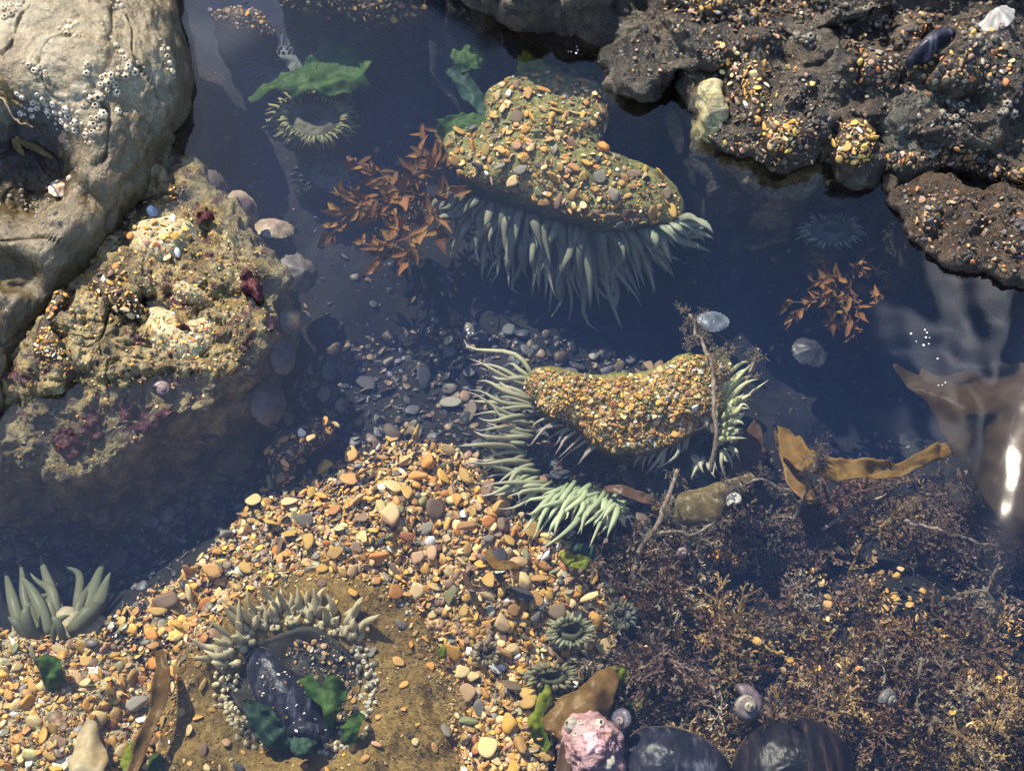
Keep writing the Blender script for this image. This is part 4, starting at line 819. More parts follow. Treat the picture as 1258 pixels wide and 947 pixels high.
def bushy(base, ends, nleaf, l0, l1, label, zr, col=None):
    th = thing('seaweed', Pz(base), label, 'seaweed'); cnt = 0
    for (ex, ey, ez) in ends:
        mid = ((base[0] + ex) / 2 + rng.normal() * 12, (base[1] + ey) / 2 + rng.normal() * 12, max(base[2], ez) + .006); pt = catmull([base, mid, (ex, ey, ez)], 16)
        W = P(pt[:, 0], pt[:, 1], pt[:, 2]); V, Fs = tube(W, np.linspace(1.7, .8, 16) * PX, 5); put('stem', mesh('stem', V, Fs), M['stem'], th)
        for k in range(nleaf):
            t = rng.uniform(.2, 1) if k else 1.; i = min(15, int(t * 15.99)); d = W[min(15, i + 1)] - W[max(0, i - 1)]; d /= np.linalg.norm(d) + 1e-9
            dd = d * rng.uniform(.3, 1.2) + np.array([rng.normal() * .8, rng.normal() * .8, rng.normal() * .3 + .15]); dd /= np.linalg.norm(dd)
            up = np.array([rng.normal() * .45, rng.normal() * .45 - .15, 1.]); s = np.cross(up, dd); s /= np.linalg.norm(s); u = np.cross(dd, s)
            L = rng.uniform(l0, l1) * PX; wz = rng.uniform(.8, 1.4)
            o = bpy.data.objects.new('leaf', random.choice(LEAF)); COL.objects.link(o)
            if not o.data.materials: o.data.materials.append(M['weed_red'])
            f = np.stack([dd * L, s * L * wz, u * L], 1); o.parent = th; o.matrix_parent_inverse = Matrix.Translation(-th.location); c = W[i]
            o.matrix_basis = Matrix(((*f[0], c[0]), (*f[1], c[1]), (*f[2], c[2]), (0, 0, 0, 1))); cnt += 1
    return th
bushy((498, 262, -.085), [(420, 240, -.05), (408, 288, -.05), (432, 196, -.055), (470, 318, -.045), (524, 158, -.05), (548, 206, -.045), (500, 320, -.04), (446, 300, -.045), (556, 240, -.04), (420, 262, -.045), (466, 210, -.045), (540, 292, -.045), (448, 262, -.04), (510, 218, -.045), (540, 178, -.05)],
      19, 16, 33, 'rust brown leafy seaweed spreading left of the largest stone studded anemone', (-.06, -.02))
bushy((1036, 340, -.09), [(968, 372, -.055), (970, 394, -.06), (1000, 316, -.055), (1064, 310, -.05), (1094, 350, -.055), (1082, 368, -.055), (1050, 410, -.055), (1024, 396, -.055), (998, 346, -.05), (1040, 366, -.045), (1062, 338, -.05), (1016, 372, -.05), (1056, 390, -.05)],
      20, 10, 21, 'reddish brown bushy seaweed floating in the dark water at the right', (-.06, -.03))
def weed(name, geo, m, label, cat='seaweed', group=None): return put(name, mesh(name, *geo), M[m], label=label, cat=cat, group=group)
weed('kelp_blade', slab_geo([(1098, 450), (1150, 456), (1205, 446), (1290, 470), (1300, 680), (1246, 664), (1206, 610), (1172, 560), (1148, 508)], -.034, [(1130, 465, -.03), (1190, 500, -.024), (1225, 560, -.018), (1260, 560, -.008), (1270, 640, -.012)], .001, .007, 34, 28, 100, 3, rag=.06), 'kelp_smoke', 'broad smoky brown kelp blade under the glare at the right edge', 'kelp')
weed('kelp_blade', blade_geo([(958, 524, -.07), (976, 556, -.05), (1010, 576, -.04), (1060, 578, -.035), (1110, 574, -.035), (1150, 556, -.04), (1186, 544, -.05)], [10, 34, 30, 30, 26, 16, 22, 12], cup=.35, seed=2, ruff=.006, rf=110), 'kelp_gold', 'golden kelp blade curving across the deep water beside the turf', 'kelp')
weed('kelp_blade', blade_geo([(958, 530, -.08), (974, 570, -.06), (985, 600, -.05), (1000, 618, -.045)], [16, 30, 34, 12], cup=.2, seed=5), 'kelp', 'short brown kelp tatter hanging below the golden blade', 'kelp')
weed('kelp_blade', blade_geo([(930, 520, -.09), (922, 556, -.075), (905, 590, -.06)], [10, 44, 30], cup=.2, seed=6), 'kelp_dark', 'dark brown kelp flap in the shade right of the middle anemone', 'kelp')
weed('kelp_blade', slab_geo([(800, 622), (830, 606), (872, 596), (918, 582), (926, 592), (898, 612), (884, 640), (850, 646), (822, 640)], -.035, [(860, 620, -.028)], .0008, .002, 60, 10, 48, 4), 'kelp_speck', 'speckled tan kelp scrap crusted with white dots below the middle anemone', 'kelp')
weed('kelp_blade', blade_geo([(742, 600, -.03), (776, 606, -.026), (816, 622, -.03)], [6, 14, 12, 5], cup=.2, seed=8), 'kelp_dark', 'narrow dark brown kelp strip lying across the green tentacles', 'kelp')
weed('kelp_blade', slab_geo([(664, 892), (682, 866), (716, 838), (744, 822), (756, 838), (746, 872), (720, 900), (690, 912)], -.020, [(710, 866, -.017)], .001, .005, 60, 14, 60, 6, rag=.12), 'kelp', 'square brown kelp piece behind the pink barnacled shell', 'kelp')
weed('kelp_blade', blade_geo([(700, 900, -.02), (694, 925, -.018), (690, 970, -.02)], [10, 16, 20], seed=9), 'kelp_dark', 'dark red strip of kelp left of the pink barnacled shell', 'kelp')
weed('kelp_blade', blade_geo([(196, 798, -.02), (200, 830, -.012), (192, 870, -.010), (172, 920, -.012), (160, 960, -.014)], [8, 22, 14, 16, 10], cup=.5, seed=12, ruff=.004), 'kelp', 'curled brown ribbon of kelp along the left flank of the big brown anemone', 'kelp')
weed('kelp_blade', slab_geo([(84, 935), (92, 905), (104, 888), (118, 890), (124, 915), (132, 925), (128, 960), (90, 970)], -.012, [(106, 925, -.006)], .0008, .003, 60, 10, 48, 7), 'kelp_pale', 'pale amber translucent kelp scrap in the bottom left corner', 'kelp')
weed('kelp_blade', blade_geo([(598, 676, -.026), (610, 692, -.016), (632, 696, -.014), (634, 716, -.02)], [8, 14, 10, 6], seed=14), 'kelp_gold', 'orange brown weed fragment beside the charcoal stone', 'kelp')
weed('kelp_blade', blade_geo([(570, 704, -.028), (578, 722, -.02), (600, 722, -.018)], [5, 9, 4], seed=15), 'kelp_dark', 'dark red weed fragment left of the charcoal stone', 'kelp')
weed('sea_lettuce', slab_geo([(308, 114), (338, 96), (384, 74), (396, 48), (428, 44), (452, 62), (456, 96), (438, 116), (398, 124), (350, 120)], -.046, [(360, 108, -.038), (420, 80, -.045)], .0007, .008, 44, 26, 90, 2, rag=.14), 'lettuce', 'smooth green sea lettuce blade with a yellow glow near the top left', 'sea lettuce')
weed('sea_lettuce', slab_geo([(548, 84), (566, 78), (588, 100), (602, 122), (598, 142), (580, 128), (562, 104)], -.03, None, .0007, .006, 60, 14, 56, 3, rag=.22), 'lettuce_dark', 'teal green sea lettuce flap left of the top of the stone studded anemone', 'sea lettuce')
weed('sea_lettuce', slab_geo([(536, 150), (560, 138), (600, 140), (606, 152), (570, 162), (540, 162)], -.03, None, .0007, .006, 60, 14, 56, 5, rag=.22), 'lettuce', 'olive sea lettuce flap under the left shoulder of the stone studded anemone', 'sea lettuce')
for q, lb, mm in (([(638, 72), (652, 58), (670, 62), (682, 80), (676, 96), (650, 98), (640, 88)], 'lime sea lettuce tuft at the head of the stone studded anemone', 'lettuce_lime'), ([(556, 66), (576, 58), (594, 70), (590, 92), (570, 90)], 'murky olive sea lettuce scrap in the black water at the top', 'lettuce'), ([(692, 60), (720, 56), (738, 72), (736, 92), (706, 84)], 'dim olive ruffled sea lettuce right of the lime tuft', 'lettuce'),
                  ([(700, 672), (720, 664), (738, 674), (736, 688), (716, 690), (702, 684)], 'dark green leaf at the edge of gravel and turf', 'lettuce_dark'), ([(690, 682), (706, 686), (730, 690), (724, 700), (700, 698)], 'lime green scrap under the dark green leaf', 'lettuce_lime'), ([(736, 832), (756, 818), (774, 820), (772, 834), (756, 842), (742, 846)], 'bright green sea lettuce flap above the small blue snail', 'lettuce_lime'),
                  ([(770, 866), (790, 858), (814, 868), (806, 884), (782, 880)], 'mid green sea lettuce flap right of the small blue snail', 'lettuce'), ([(650, 890), (660, 866), (668, 848), (676, 862), (668, 890), (676, 912), (662, 916)], 'yellow green strip of weed left of the square kelp piece', 'lettuce_lime'), ([(50, 818), (60, 806), (78, 812), (80, 832), (66, 846), (52, 838)], 'green leaf poking out of the sandy mat at the left', 'lettuce'),
                  ([(150, 945), (154, 915), (162, 908), (166, 930), (160, 970)], 'lime green strip at the bottom left beside the kelp ribbon', 'lettuce_lime'), ([(178, 950), (184, 925), (196, 930), (198, 955), (186, 970)], 'darker green leaf at the bottom left beside the kelp ribbon', 'lettuce'), ([(930, 612), (948, 606), (954, 618), (940, 628), (928, 624)], 'small green leaf in the turf right of the speckled kelp', 'lettuce'), ([(538, 800), (546, 792), (548, 804), (542, 810)], 'tiny lime scrap on the gravel right of the brown disc', 'lettuce_lime')):
    zz = [hit(np.mean([p[0] for p in q]), np.mean([p[1] for p in q]), ['bed', 'far', 'mat', 'big'])[0][2]]
    if q[0][1] < 100: zz = [-.045]
    weed('sea_lettuce', slab_geo(q, zz[0] + .010, [(np.mean([p[0] for p in q]), np.mean([p[1] for p in q]), zz[0] + .012)], .0006, .006, 90, 14, 60, q[0][0] % 13, rag=.28), mm, lb, 'sea lettuce')
for q, lb, mm in (([(366, 836), (384, 830), (392, 842), (412, 828), (424, 846), (420, 874), (402, 890), (394, 866), (376, 852)], 'bright green sea lettuce lying over the mussel in the mouth of the brown anemone', 'lettuce'), ([(302, 866), (322, 862), (346, 884), (358, 908), (336, 918), (312, 900)], 'dark green sea lettuce at the lower left inside the mouth of the brown anemone', 'lettuce_dark'), ([(420, 886), (440, 878), (448, 884), (438, 906), (424, 910)], 'yellow green leaf at the lower right rim of the brown anemone mouth', 'lettuce'), ([(356, 912), (372, 904), (390, 912), (384, 928), (362, 930)], 'small green leaf at the bottom of the brown anemone mouth', 'lettuce_dark')):
    c = np.mean(np.array(q), 0); weed('sea_lettuce', slab_geo(q, -.016, [(c[0], c[1], -.013)], .0006, .006, 90, 14, 60, q[0][0] % 11, rag=.25), mm, lb, 'sea lettuce')

# ---- dark branching turf
def frond(r):
    V = []; F = []; tt = []
    def leaflet(p, d, L, wd, t0):
        d = d / np.linalg.norm(d); a = np.cross(d, r.normal(size=3)); a /= np.linalg.norm(a); b = len(V); c = np.cross(d, a)
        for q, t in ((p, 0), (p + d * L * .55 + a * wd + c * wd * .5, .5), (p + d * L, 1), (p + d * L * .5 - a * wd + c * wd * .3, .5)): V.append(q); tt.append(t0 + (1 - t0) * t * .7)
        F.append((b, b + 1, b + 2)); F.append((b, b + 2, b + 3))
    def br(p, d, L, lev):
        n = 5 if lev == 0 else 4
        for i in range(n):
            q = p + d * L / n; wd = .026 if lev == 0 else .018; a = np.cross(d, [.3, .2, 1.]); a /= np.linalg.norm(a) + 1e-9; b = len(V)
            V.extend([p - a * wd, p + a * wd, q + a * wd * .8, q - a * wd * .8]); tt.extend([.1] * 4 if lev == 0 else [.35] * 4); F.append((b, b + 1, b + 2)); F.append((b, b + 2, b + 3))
            d = d + r.normal(size=3) * .22; d /= np.linalg.norm(d)
            for s in (0, 1):
                e = np.cross(d, r.normal(size=3)); e /= np.linalg.norm(e); e = e * .8 + d * .7; e /= np.linalg.norm(e)
                if lev == 0: br(q, e, L * r.uniform(.28, .5), 1) if r.random() < .8 else None
                else: leaflet(q, e, r.uniform(.07, .15), r.uniform(.018, .036), .4)
            p = q
        leaflet(p, d, .12, .03, .5)
    br(np.zeros(3), np.array([0, 0, 1.]), 1., 0)
    return np.array(V), np.array(F), np.array(tt)
FR = [frond(_r) for _ in range(7)]
def turf(pts, l0, l1, keys, cA, cB, lean=.6, lift=0., sd=.25, tone=None, size=None):
    ac = Acc(); B = [[[], [], []] for _ in FR]
    for ip, (x, y) in enumerate(pts):
        h = hit(x, y, keys)
        if h is None: continue
        L = rng.uniform(l0, l1) * PX * (1 if size is None else size[ip]); k = rng.integers(len(FR)); d = np.array([rng.normal() * lean, rng.normal() * lean, 1.]); f = frame(d, rng.uniform(0, 6.3)) * L
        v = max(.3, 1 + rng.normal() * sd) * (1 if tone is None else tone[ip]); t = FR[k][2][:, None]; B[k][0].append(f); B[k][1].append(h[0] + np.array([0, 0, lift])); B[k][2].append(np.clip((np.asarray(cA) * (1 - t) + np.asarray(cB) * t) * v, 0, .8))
    for k, (a, b, c) in enumerate(B):
        if a: ac.batch(FR[k][0], FR[k][1], np.array(a), np.array(b), np.array(c))
    return ac
TURF = [(748, 712), (764, 676), (800, 660), (850, 640), (900, 630), (960, 606), (1040, 596), (1120, 590), (1190, 600), (1262, 690), (1270, 960), (760, 960), (775, 900), (745, 800), (752, 760)]
cl = in_poly(TURF, 80); clr = rng.uniform(10, 36, 80); sel = rng.choice(80, 1500, p=clr / clr.sum())
pt = cl[sel] + rng.normal(size=(1500, 2)) * clr[sel][:, None] * .5; ln = np.clip(1.45 - np.linalg.norm(pt - cl[sel], axis=1) / clr[sel], .5, 1.45)
ok = inside(TURF, pt[:, 0], pt[:, 1]); hole = [(930, 716), (1000, 700), (1050, 740), (1120, 740), (1130, 770), (1040, 790), (1030, 850), (960, 860), (920, 800)]
ok &= ~(inside(hole, pt[:, 0], pt[:, 1]) & (rng.random(len(pt)) < .8)); pt = pt[ok]; sel = sel[ok]; ln = ln[ok]
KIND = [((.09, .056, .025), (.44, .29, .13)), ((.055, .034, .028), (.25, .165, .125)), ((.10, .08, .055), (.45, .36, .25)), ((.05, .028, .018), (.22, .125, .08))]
ck = rng.choice(4, 80, p=[.27, .45, .12, .16]); tn = rng.uniform(.55, 1.5, 80); ac = Acc()
def join(a, b): b.V += a.V; b.C += a.C; b.F3 += [f + b.n for f in a.F3]; b.n += a.n
for kk in range(4):
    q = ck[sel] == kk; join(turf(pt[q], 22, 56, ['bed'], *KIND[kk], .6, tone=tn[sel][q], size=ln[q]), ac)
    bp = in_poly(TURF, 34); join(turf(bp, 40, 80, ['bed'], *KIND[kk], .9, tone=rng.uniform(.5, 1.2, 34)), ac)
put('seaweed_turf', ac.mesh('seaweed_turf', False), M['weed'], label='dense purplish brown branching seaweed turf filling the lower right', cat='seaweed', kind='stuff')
ac = turf(in_poly([(640, 560), (900, 540), (940, 620), (760, 660), (700, 600)], 150), 14, 26, ['bed'], (.05, .035, .025), (.2, .16, .11), .8)
put('seaweed_turf', ac.mesh('seaweed_turf', False), M['weed'], label='thin brown turf on the shaded floor under the middle anemone', cat='seaweed', kind='stuff')
def stalk(line, r, label, sprigs=26, l=(10, 22), cA=(.10, .075, .055), cB=(.34, .28, .2), t0=.0):
    l_ = catmull(line, 26); Wp = P(l_[:, 0], l_[:, 1], l_[:, 2]); Wp += fbm(Wp * 160, 3)[:, None] * np.array([.0012, .0012, .001])
    th = thing('seaweed', Wp[-1], label, 'seaweed'); V, Fs = tube(Wp, np.linspace(r * .7, r, 26) * PX * (1 + .2 * fbm(Wp * 400, 2)), 7); put('stem', mesh('stem', V, Fs), M['stalk'], th)
    ac = Acc()
    for _ in range(sprigs):
        i = int(np.clip(rng.beta(.8, 1.6), t0, 1) * 25); k = rng.integers(len(FR)); L = rng.uniform(*l) * PX; d = rng.normal(size=3) + np.array([0, 0, .5]); f = frame(d, rng.uniform(0, 6.3)) * L; t = FR[k][2][:, None]; v = rng.uniform(.6, 1.3)
        ac.add(FR[k][0] @ f.T + Wp[i], FR[k][1], (np.asarray(cA) * (1 - t) + np.asarray(cB) * t) * v)
    put('frond', ac.mesh('frond', False), M['weed'], th); return th
stalk([(846, 388, -.02), (856, 410, -.016), (868, 434, -.010), (876, 462, -.008), (878, 500, -.010), (880, 540, -.018), (872, 580, -.03)], 3.2, 'knobbly brown stalk of weed standing in front of the middle anemone', 44)
stalk([(930, 430, -.03), (926, 446, -.03), (918, 466, -.03), (908, 500, -.035)], 2.2, 'short tufted sprig beside the right tentacles of the middle anemone', 26, (8, 16))
stalk([(892, 436, -.014), (882, 440, -.012), (872, 452, -.012)], 2.2, 'little cream sprig branching off the knobbly stalk', 22, (8, 17))
stalk([(830, 580, -.03), (818, 618, -.026), (806, 648, -.03), (786, 676, -.04), (776, 720, -.055)], 4., 'bare forked woody stalk at the left margin of the turf', 16)
stalk([(876, 644, -.03), (850, 656, -.03), (820, 652, -.03), (804, 660, -.034)], 2.6, 'thin curved branch joining the forked woody stalk', 8)
stalk([(1010, 548, -.035), (1000, 574, -.03), (990, 604, -.04), (975, 640, -.06)], 2.6, 'dark sprig crossing the golden kelp blade', 40, (10, 20), (.05, .035, .03), (.18, .13, .11))
stalk([(1190, 600, -.06), (1150, 610, -.05), (1110, 606, -.05), (1060, 620, -.06), (1010, 650, -.07)], 3., 'long purple brown runner along the upper edge of the turf', 50, (12, 26), (.06, .04, .035), (.24, .16, .14))
stalk([(1250, 680, -.06), (1200, 664, -.05), (1150, 650, -.05), (1110, 640, -.06)], 2.8, 'purple brown runner near the right edge of the turf', 40, (12, 24), (.06, .04, .035), (.24, .16, .14))
stalk([(900, 600, -.03), (930, 590, -.03), (960, 600, -.035), (990, 620, -.05)], 2.4, 'tangled brown runner right of the speckled kelp', 36, (10, 20), (.07, .05, .04), (.28, .22, .18))
stalk([(40, 158, .05), (20, 146, .05), (6, 126, .055), (-10, 110, .05)], 1.6, 'thin orange brown twig of weed in the dark hollow of the pale boulder', 3, (6, 10), (.2, .08, .03), (.3, .15, .06))

# ================================================================ shells, barnacles, mussels
def lathe(prof, k, lobes=0, la=0., seed=0, cols=None, ex=1., jit=0.):
    r = np.random.default_rng(seed); a = np.arange(k) / k * 2 * np.pi; prof = np.asarray(prof, float); V = []; C = []
    ph = r.uniform(0, 6.3)
    for i, (rr, z) in enumerate(prof):
        m = 1 + la * np.cos(lobes * a + ph) * (1 if i < len(prof) - 2 else .3) + r.normal(size=k) * jit
        V.append(np.stack([rr * m * np.cos(a) * ex, rr * m * np.sin(a), np.full(k, z) + r.normal(size=k) * jit * .4], -1))
        if cols is not None: C.append(np.asarray(cols[i])[None] * (1 + .18 * np.cos(lobes * a + ph))[:, None])
    V = np.concatenate(V + [[[0, 0, prof[-1][1]]]]); n = len(prof); j = np.arange(k)
    C = np.concatenate(C + [np.asarray(cols[-1])[None]]) if cols is not None else None
    return V, [ring_faces(n, k), np.stack([(n - 1) * k + j, (n - 1) * k + (j + 1) % k, np.full(k, n * k)], -1)], C
def barn(seed, tint):
    r = np.random.default_rng(seed); o = r.uniform(.34, .5); h = r.uniform(.5, .95); t = np.asarray(tint)
    prof = [(1.05, -.25), (1, .1 * h), (.84, .5 * h), (o + .14, .92 * h), (o, h), (o - .1, .8 * h), (o * .55, .42 * h), (.1, .4 * h)]
    cs = [t * .75, t * .85, t, t * 1.08, t * 1.1, t * .45, t * .2, t * .2]
    V, F, C = lathe(prof, 24, 6, .11, seed, cs, r.uniform(.78, 1.15), .05); return mesh('barnacle', V, F, np.clip(C, 0, .85))
BARN = {'cream': [barn(s, np.array((.46, .38, .26)) * (.6 + .13 * (s % 5))) for s in range(10)], 'dull': [barn(s + 9, (.15, .135, .105)) for s in range(4)], 'white': [barn(s + 20, np.array((.50, .43, .35)) * (.65 + .12 * (s % 4))) for s in range(8)]}
for v in BARN.values():
    for me in v: me.materials.append(M['barn'])
def barnacles(cx, cy, sx, sy, ang, n, r0, r1, keys, label, group, kind='cream'):
    ca, sa = math.cos(R(ang)), math.sin(R(ang)); q = rng.normal(size=(n * 4, 2)) * .55 * np.array([sx, sy]); pts = np.stack([cx + q[:, 0] * ca - q[:, 1] * sa, cy + q[:, 0] * sa + q[:, 1] * ca], -1)
    rr = np.sort((r0 * .7 + (r1 * 1.15 - r0 * .7) * rng.random(n * 4) ** 1.5))[::-1]
    for i in space_out(pts, rr, .82)[:n]:
        h = hit(pts[i][0], pts[i][1], keys)
        if h is None: continue
        o = bpy.data.objects.new('barnacle', random.choice(BARN[kind])); COL.objects.link(o); nn = h[1] + rng.normal(size=3) * .15; f = frame(nn, rng.uniform(0, 6.3)) * rr[i] * PX; c = h[0]
        o.matrix_basis = Matrix(((*f[0], c[0]), (*f[1], c[1]), (*f[2], c[2]), (0, 0, 0, 1))); tag(o, label, 'barnacle', group)
A = ['rockA']
barnacles(85, 34, 9, 8, 0, 14, 2.2, 4.4, A, 'cream barnacle in the compact round cluster high on the pale boulder', 'barnacles of the high round cluster')
barnacles(146, 62, 30, 4, 55, 14, 2, 4, A, 'barnacle in the slanting line along the crack of the pale boulder', 'barnacles along the boulder crack')
barnacles(154, 88, 18, 7, -8, 24, 3, 5.2, A, 'large cream barnacle in the thick band across the pale boulder', 'barnacles of the middle band')
barnacles(131, 104, 10, 9, 0, 16, 3, 5, A, 'cream barnacle just below the thick band on the pale boulder', 'barnacles below the middle band')
barnacles(116, 126, 10, 9, 0, 18, 3, 5.4, A, 'cream barnacle in the chunky cluster left of the smooth boulder face', 'barnacles of the chunky cluster')
barnacles(84, 148, 15, 11, 30, 34, 2.4, 5, A, 'whitish barnacle on the rim above the dark hollow', 'barnacles on the rim of the hollow', 'white')
barnacles(114, 156, 7, 12, 10, 16, 3, 5.4, A, 'yellowish barnacle in the clump right of the dark hollow', 'barnacles right of the hollow')
barnacles(40, 130, 24, 14, 0, 18, 2.2, 4, A, 'pinkish white barnacle inside the dark hollow of the pale boulder', 'barnacles inside the hollow', 'white')
barnacles(14, 14, 14, 7, -25, 16, 2.4, 4.6, A, 'cream barnacle in the patch at the top left corner', 'barnacles at the top left corner')
barnacles(206, 72, 5, 16, -20, 20, 2.2, 4, A, 'small barnacle on the right shoulder of the pale boulder', 'barnacles on the right shoulder')
barnacles(145, 8, 6, 7, 0, 9, 2.6, 4.4, A, 'barnacle in the little group at the top edge of the pale boulder', 'barnacles at the top edge of the boulder')
barnacles(42, 86, 22, 6, 30, 8, 2.4, 3.6, A, 'lone smooth dome like barnacle scattered on the pale left face', 'scattered barnacles on the pale face')
barnacles(106, 86, 3, 9, 10, 6, 2.6, 4, A, 'barnacle in the short upright row left of the middle band', 'barnacles of the short row')
barnacles(145, 137, 1, 1, 0, 1, 3.4, 4, A, 'single round barnacle alone on the smooth boulder face', None)
barnacles(84, 219, 1, 1, 0, 1, 3.2, 4, A, 'single ringed barnacle above the ribbed limpet', None)
barnacles(45, 250, 22, 12, 30, 24, 2, 3.4, A, 'tiny dull barnacle on the lower left of the pale boulder', 'tiny barnacles at the lower left', 'dull')
barnacles(1070, 20, 26, 10, 10, 18, 3, 5, ['rockC'], 'dark ringed barnacle on the dark rock left of the mussel', 'barnacles high on the dark rock', 'dull')
barnacles(990, 48, 14, 12, 0, 8, 3, 5, ['rockC'], 'dark ringed barnacle near the shiny pebble heap', 'barnacles near the pebble heap', 'dull')
barnacles(1215, 40, 22, 22, 0, 14, 3, 5, ['rockC'], 'dull barnacle around the white shell at the upper right', 'barnacles around the white shell', 'dull')
barnacles(1170, 140, 26, 14, 0, 14, 2.6, 4.4, ['rockC', 'rockH'], 'dull barnacle in the honeycomb patch at the right of the dark rock', 'barnacles of the honeycomb patch', 'dull')
barnacles(1240, 134, 9, 9, 0, 7, 4, 6, ['rockC'], 'wide dark hollow barnacle at the right edge', 'wide barnacles at the right edge', 'dull')
barnacles(783, 56, 8, 5, -15, 6, 4, 7, ['rockG'], 'white barnacle on the knobbly dark rock', 'white barnacles on the knobbly rock', 'white')
def limpet(px, py, z, r, ex, rot, tilt, label, c0, c1, h=.55, group=None, name='limpet', ribs=22):
    prof = [(1.0, 0), (.97, .06), (.82, .25), (.62, .5), (.4, .74), (.2, .92), (.07, 1.)]; c0 = np.asarray(c0); c1 = np.asarray(c1); sd_ = int(px)
    V, F, C = lathe([(a, b * h) for a, b in prof], 44, ribs, .035, sd_, [c1 * .8, c1, c1 * .85, mixc(c0, c1, .5), c0 * .9, c0, c0 * 1.1], ex, .01)
    V[:, 0] += V[:, 2] * .25; V = V * r * PX; C = C * (1 + .35 * fbm(V * 260 + sd_, 4))[:, None]; V += normals(V, F) * (fbm(V * 220 + sd_, 4) * r * PX * .07)[:, None]
    m = Matrix.Rotation(R(rot), 3, 'Z'); m = Matrix.Rotation(R(tilt[0]), 3, 'X') @ Matrix.Rotation(R(tilt[1]), 3, 'Y') @ m
    if z is None: z = hit(px, py, ['rockA', 'rockC', 'rockB', 'mat', 'bed'])[0][2] - .001
    o = put(name, mesh(name, V, F, np.clip(C, 0, .85)), M['shell'], None, label, 'limpet', group); o.matrix_basis = Matrix.Translation(Vector(P(float(px), float(py), z))) @ m.to_4x4(); return o
G_ = 'limpets along the right side of the low boulder'
PUR, GRYP, CRM = (.075, .05, .055), (.14, .115, .105), (.34, .25, .17)
limpet(262, 226, -.014, 19, 1.15, -35, (10, 35), 'grey purple limpet topmost on the right side of the low boulder', PUR, GRYP, .5, G_)
limpet(299, 255, -.018, 21, 1.25, -40, (0, 40), 'purple limpet with a pale brown rim, second from the top beside the low boulder', PUR, CRM, .55, G_)
limpet(336, 281, -.045, 24, 1.2, 5, (-28, 10), 'pinkish cream limpet lying tilted away from the low boulder', (.26, .18, .14), CRM, .5, G_)
limpet(366, 336, -.055, 27, 1.1, -20, (10, 30), 'large mottled grey limpet standing off in the deep water', (.11, .09, .09), GRYP, .6, G_)
limpet(358, 394, -.03, 17, 1.25, 60, (0, 45), 'limpet with orange and grey bands at the corner of the low boulder', (.45, .28, .15), GRYP, .6, G_)
limpet(373, 390, -.05, 10, 1.1, 0, (0, 30), 'small bluish limpet touching the banded one', (.11, .12, .13), GRYP, .6, G_)
limpet(348, 438, -.035, 20, 1.3, 70, (5, 50), 'grey blue limpet on the shaded flank of the low boulder', (.07, .07, .08), (.15, .14, .14), .55, G_)
limpet(330, 496, -.045, 26, 1.2, 60, (5, 45), 'lowest big purple grey limpet on the shaded flank of the low boulder', PUR, (.16, .13, .12), .65, G_)
limpet(76, 231, None, 13, 1.3, 10, (5, 5), 'ribbed brown and white limpet on the edge of the dark hollow', (.34, .22, .14), (.66, .56, .42), .6, None, ribs=11)
limpet(876, 395, -.05, 17, 1.25, 0, (-10, 0), 'pale blue white limpet shell beside the knobbly stalk', (.08, .095, .12), (.14, .155, .18), .35)
limpet(995, 432, -.10, 24, 1.1, 0, (0, 10), 'dim grey limpet sunk in the dark water at the right', (.03, .03, .034), (.05, .05, .055), .4)
limpet(1226, 24, None, 20, 1.2, 30, (-15, -25), 'bright white ridged shell in the upper right corner', (.22, .21, .19), (.30, .29, .27), .8, ribs=9)
limpet(88, 932, None, 16, 1.3, 20, (0, 20), 'white shell fragment in the bottom left corner', (.5, .46, .4), (.6, .56, .5), .3)
limpet(118, 826, None, 12, 1.3, -20, (0, 20), 'small pearly shell fragment on the sandy mat', (.6, .55, .5), (.72, .66, .6), .35)
limpet(700, 694, None, 10, 1.1, 0, (0, 0), 'small white ringed limpet at the right of the gravel', (.5, .45, .38), (.7, .66, .56), .4)
limpet(1132, 72, None, 8, 1.5, -40, (20, 20), 'small white limpet below the mussel', (.5, .48, .46), (.6, .58, .56), .5)
limpet(190, 262, None, 9, 1.3, -40, (0, 30), 'bluish small limpet in the water gap between the boulders', (.3, .34, .42), (.5, .52, .56), .6)
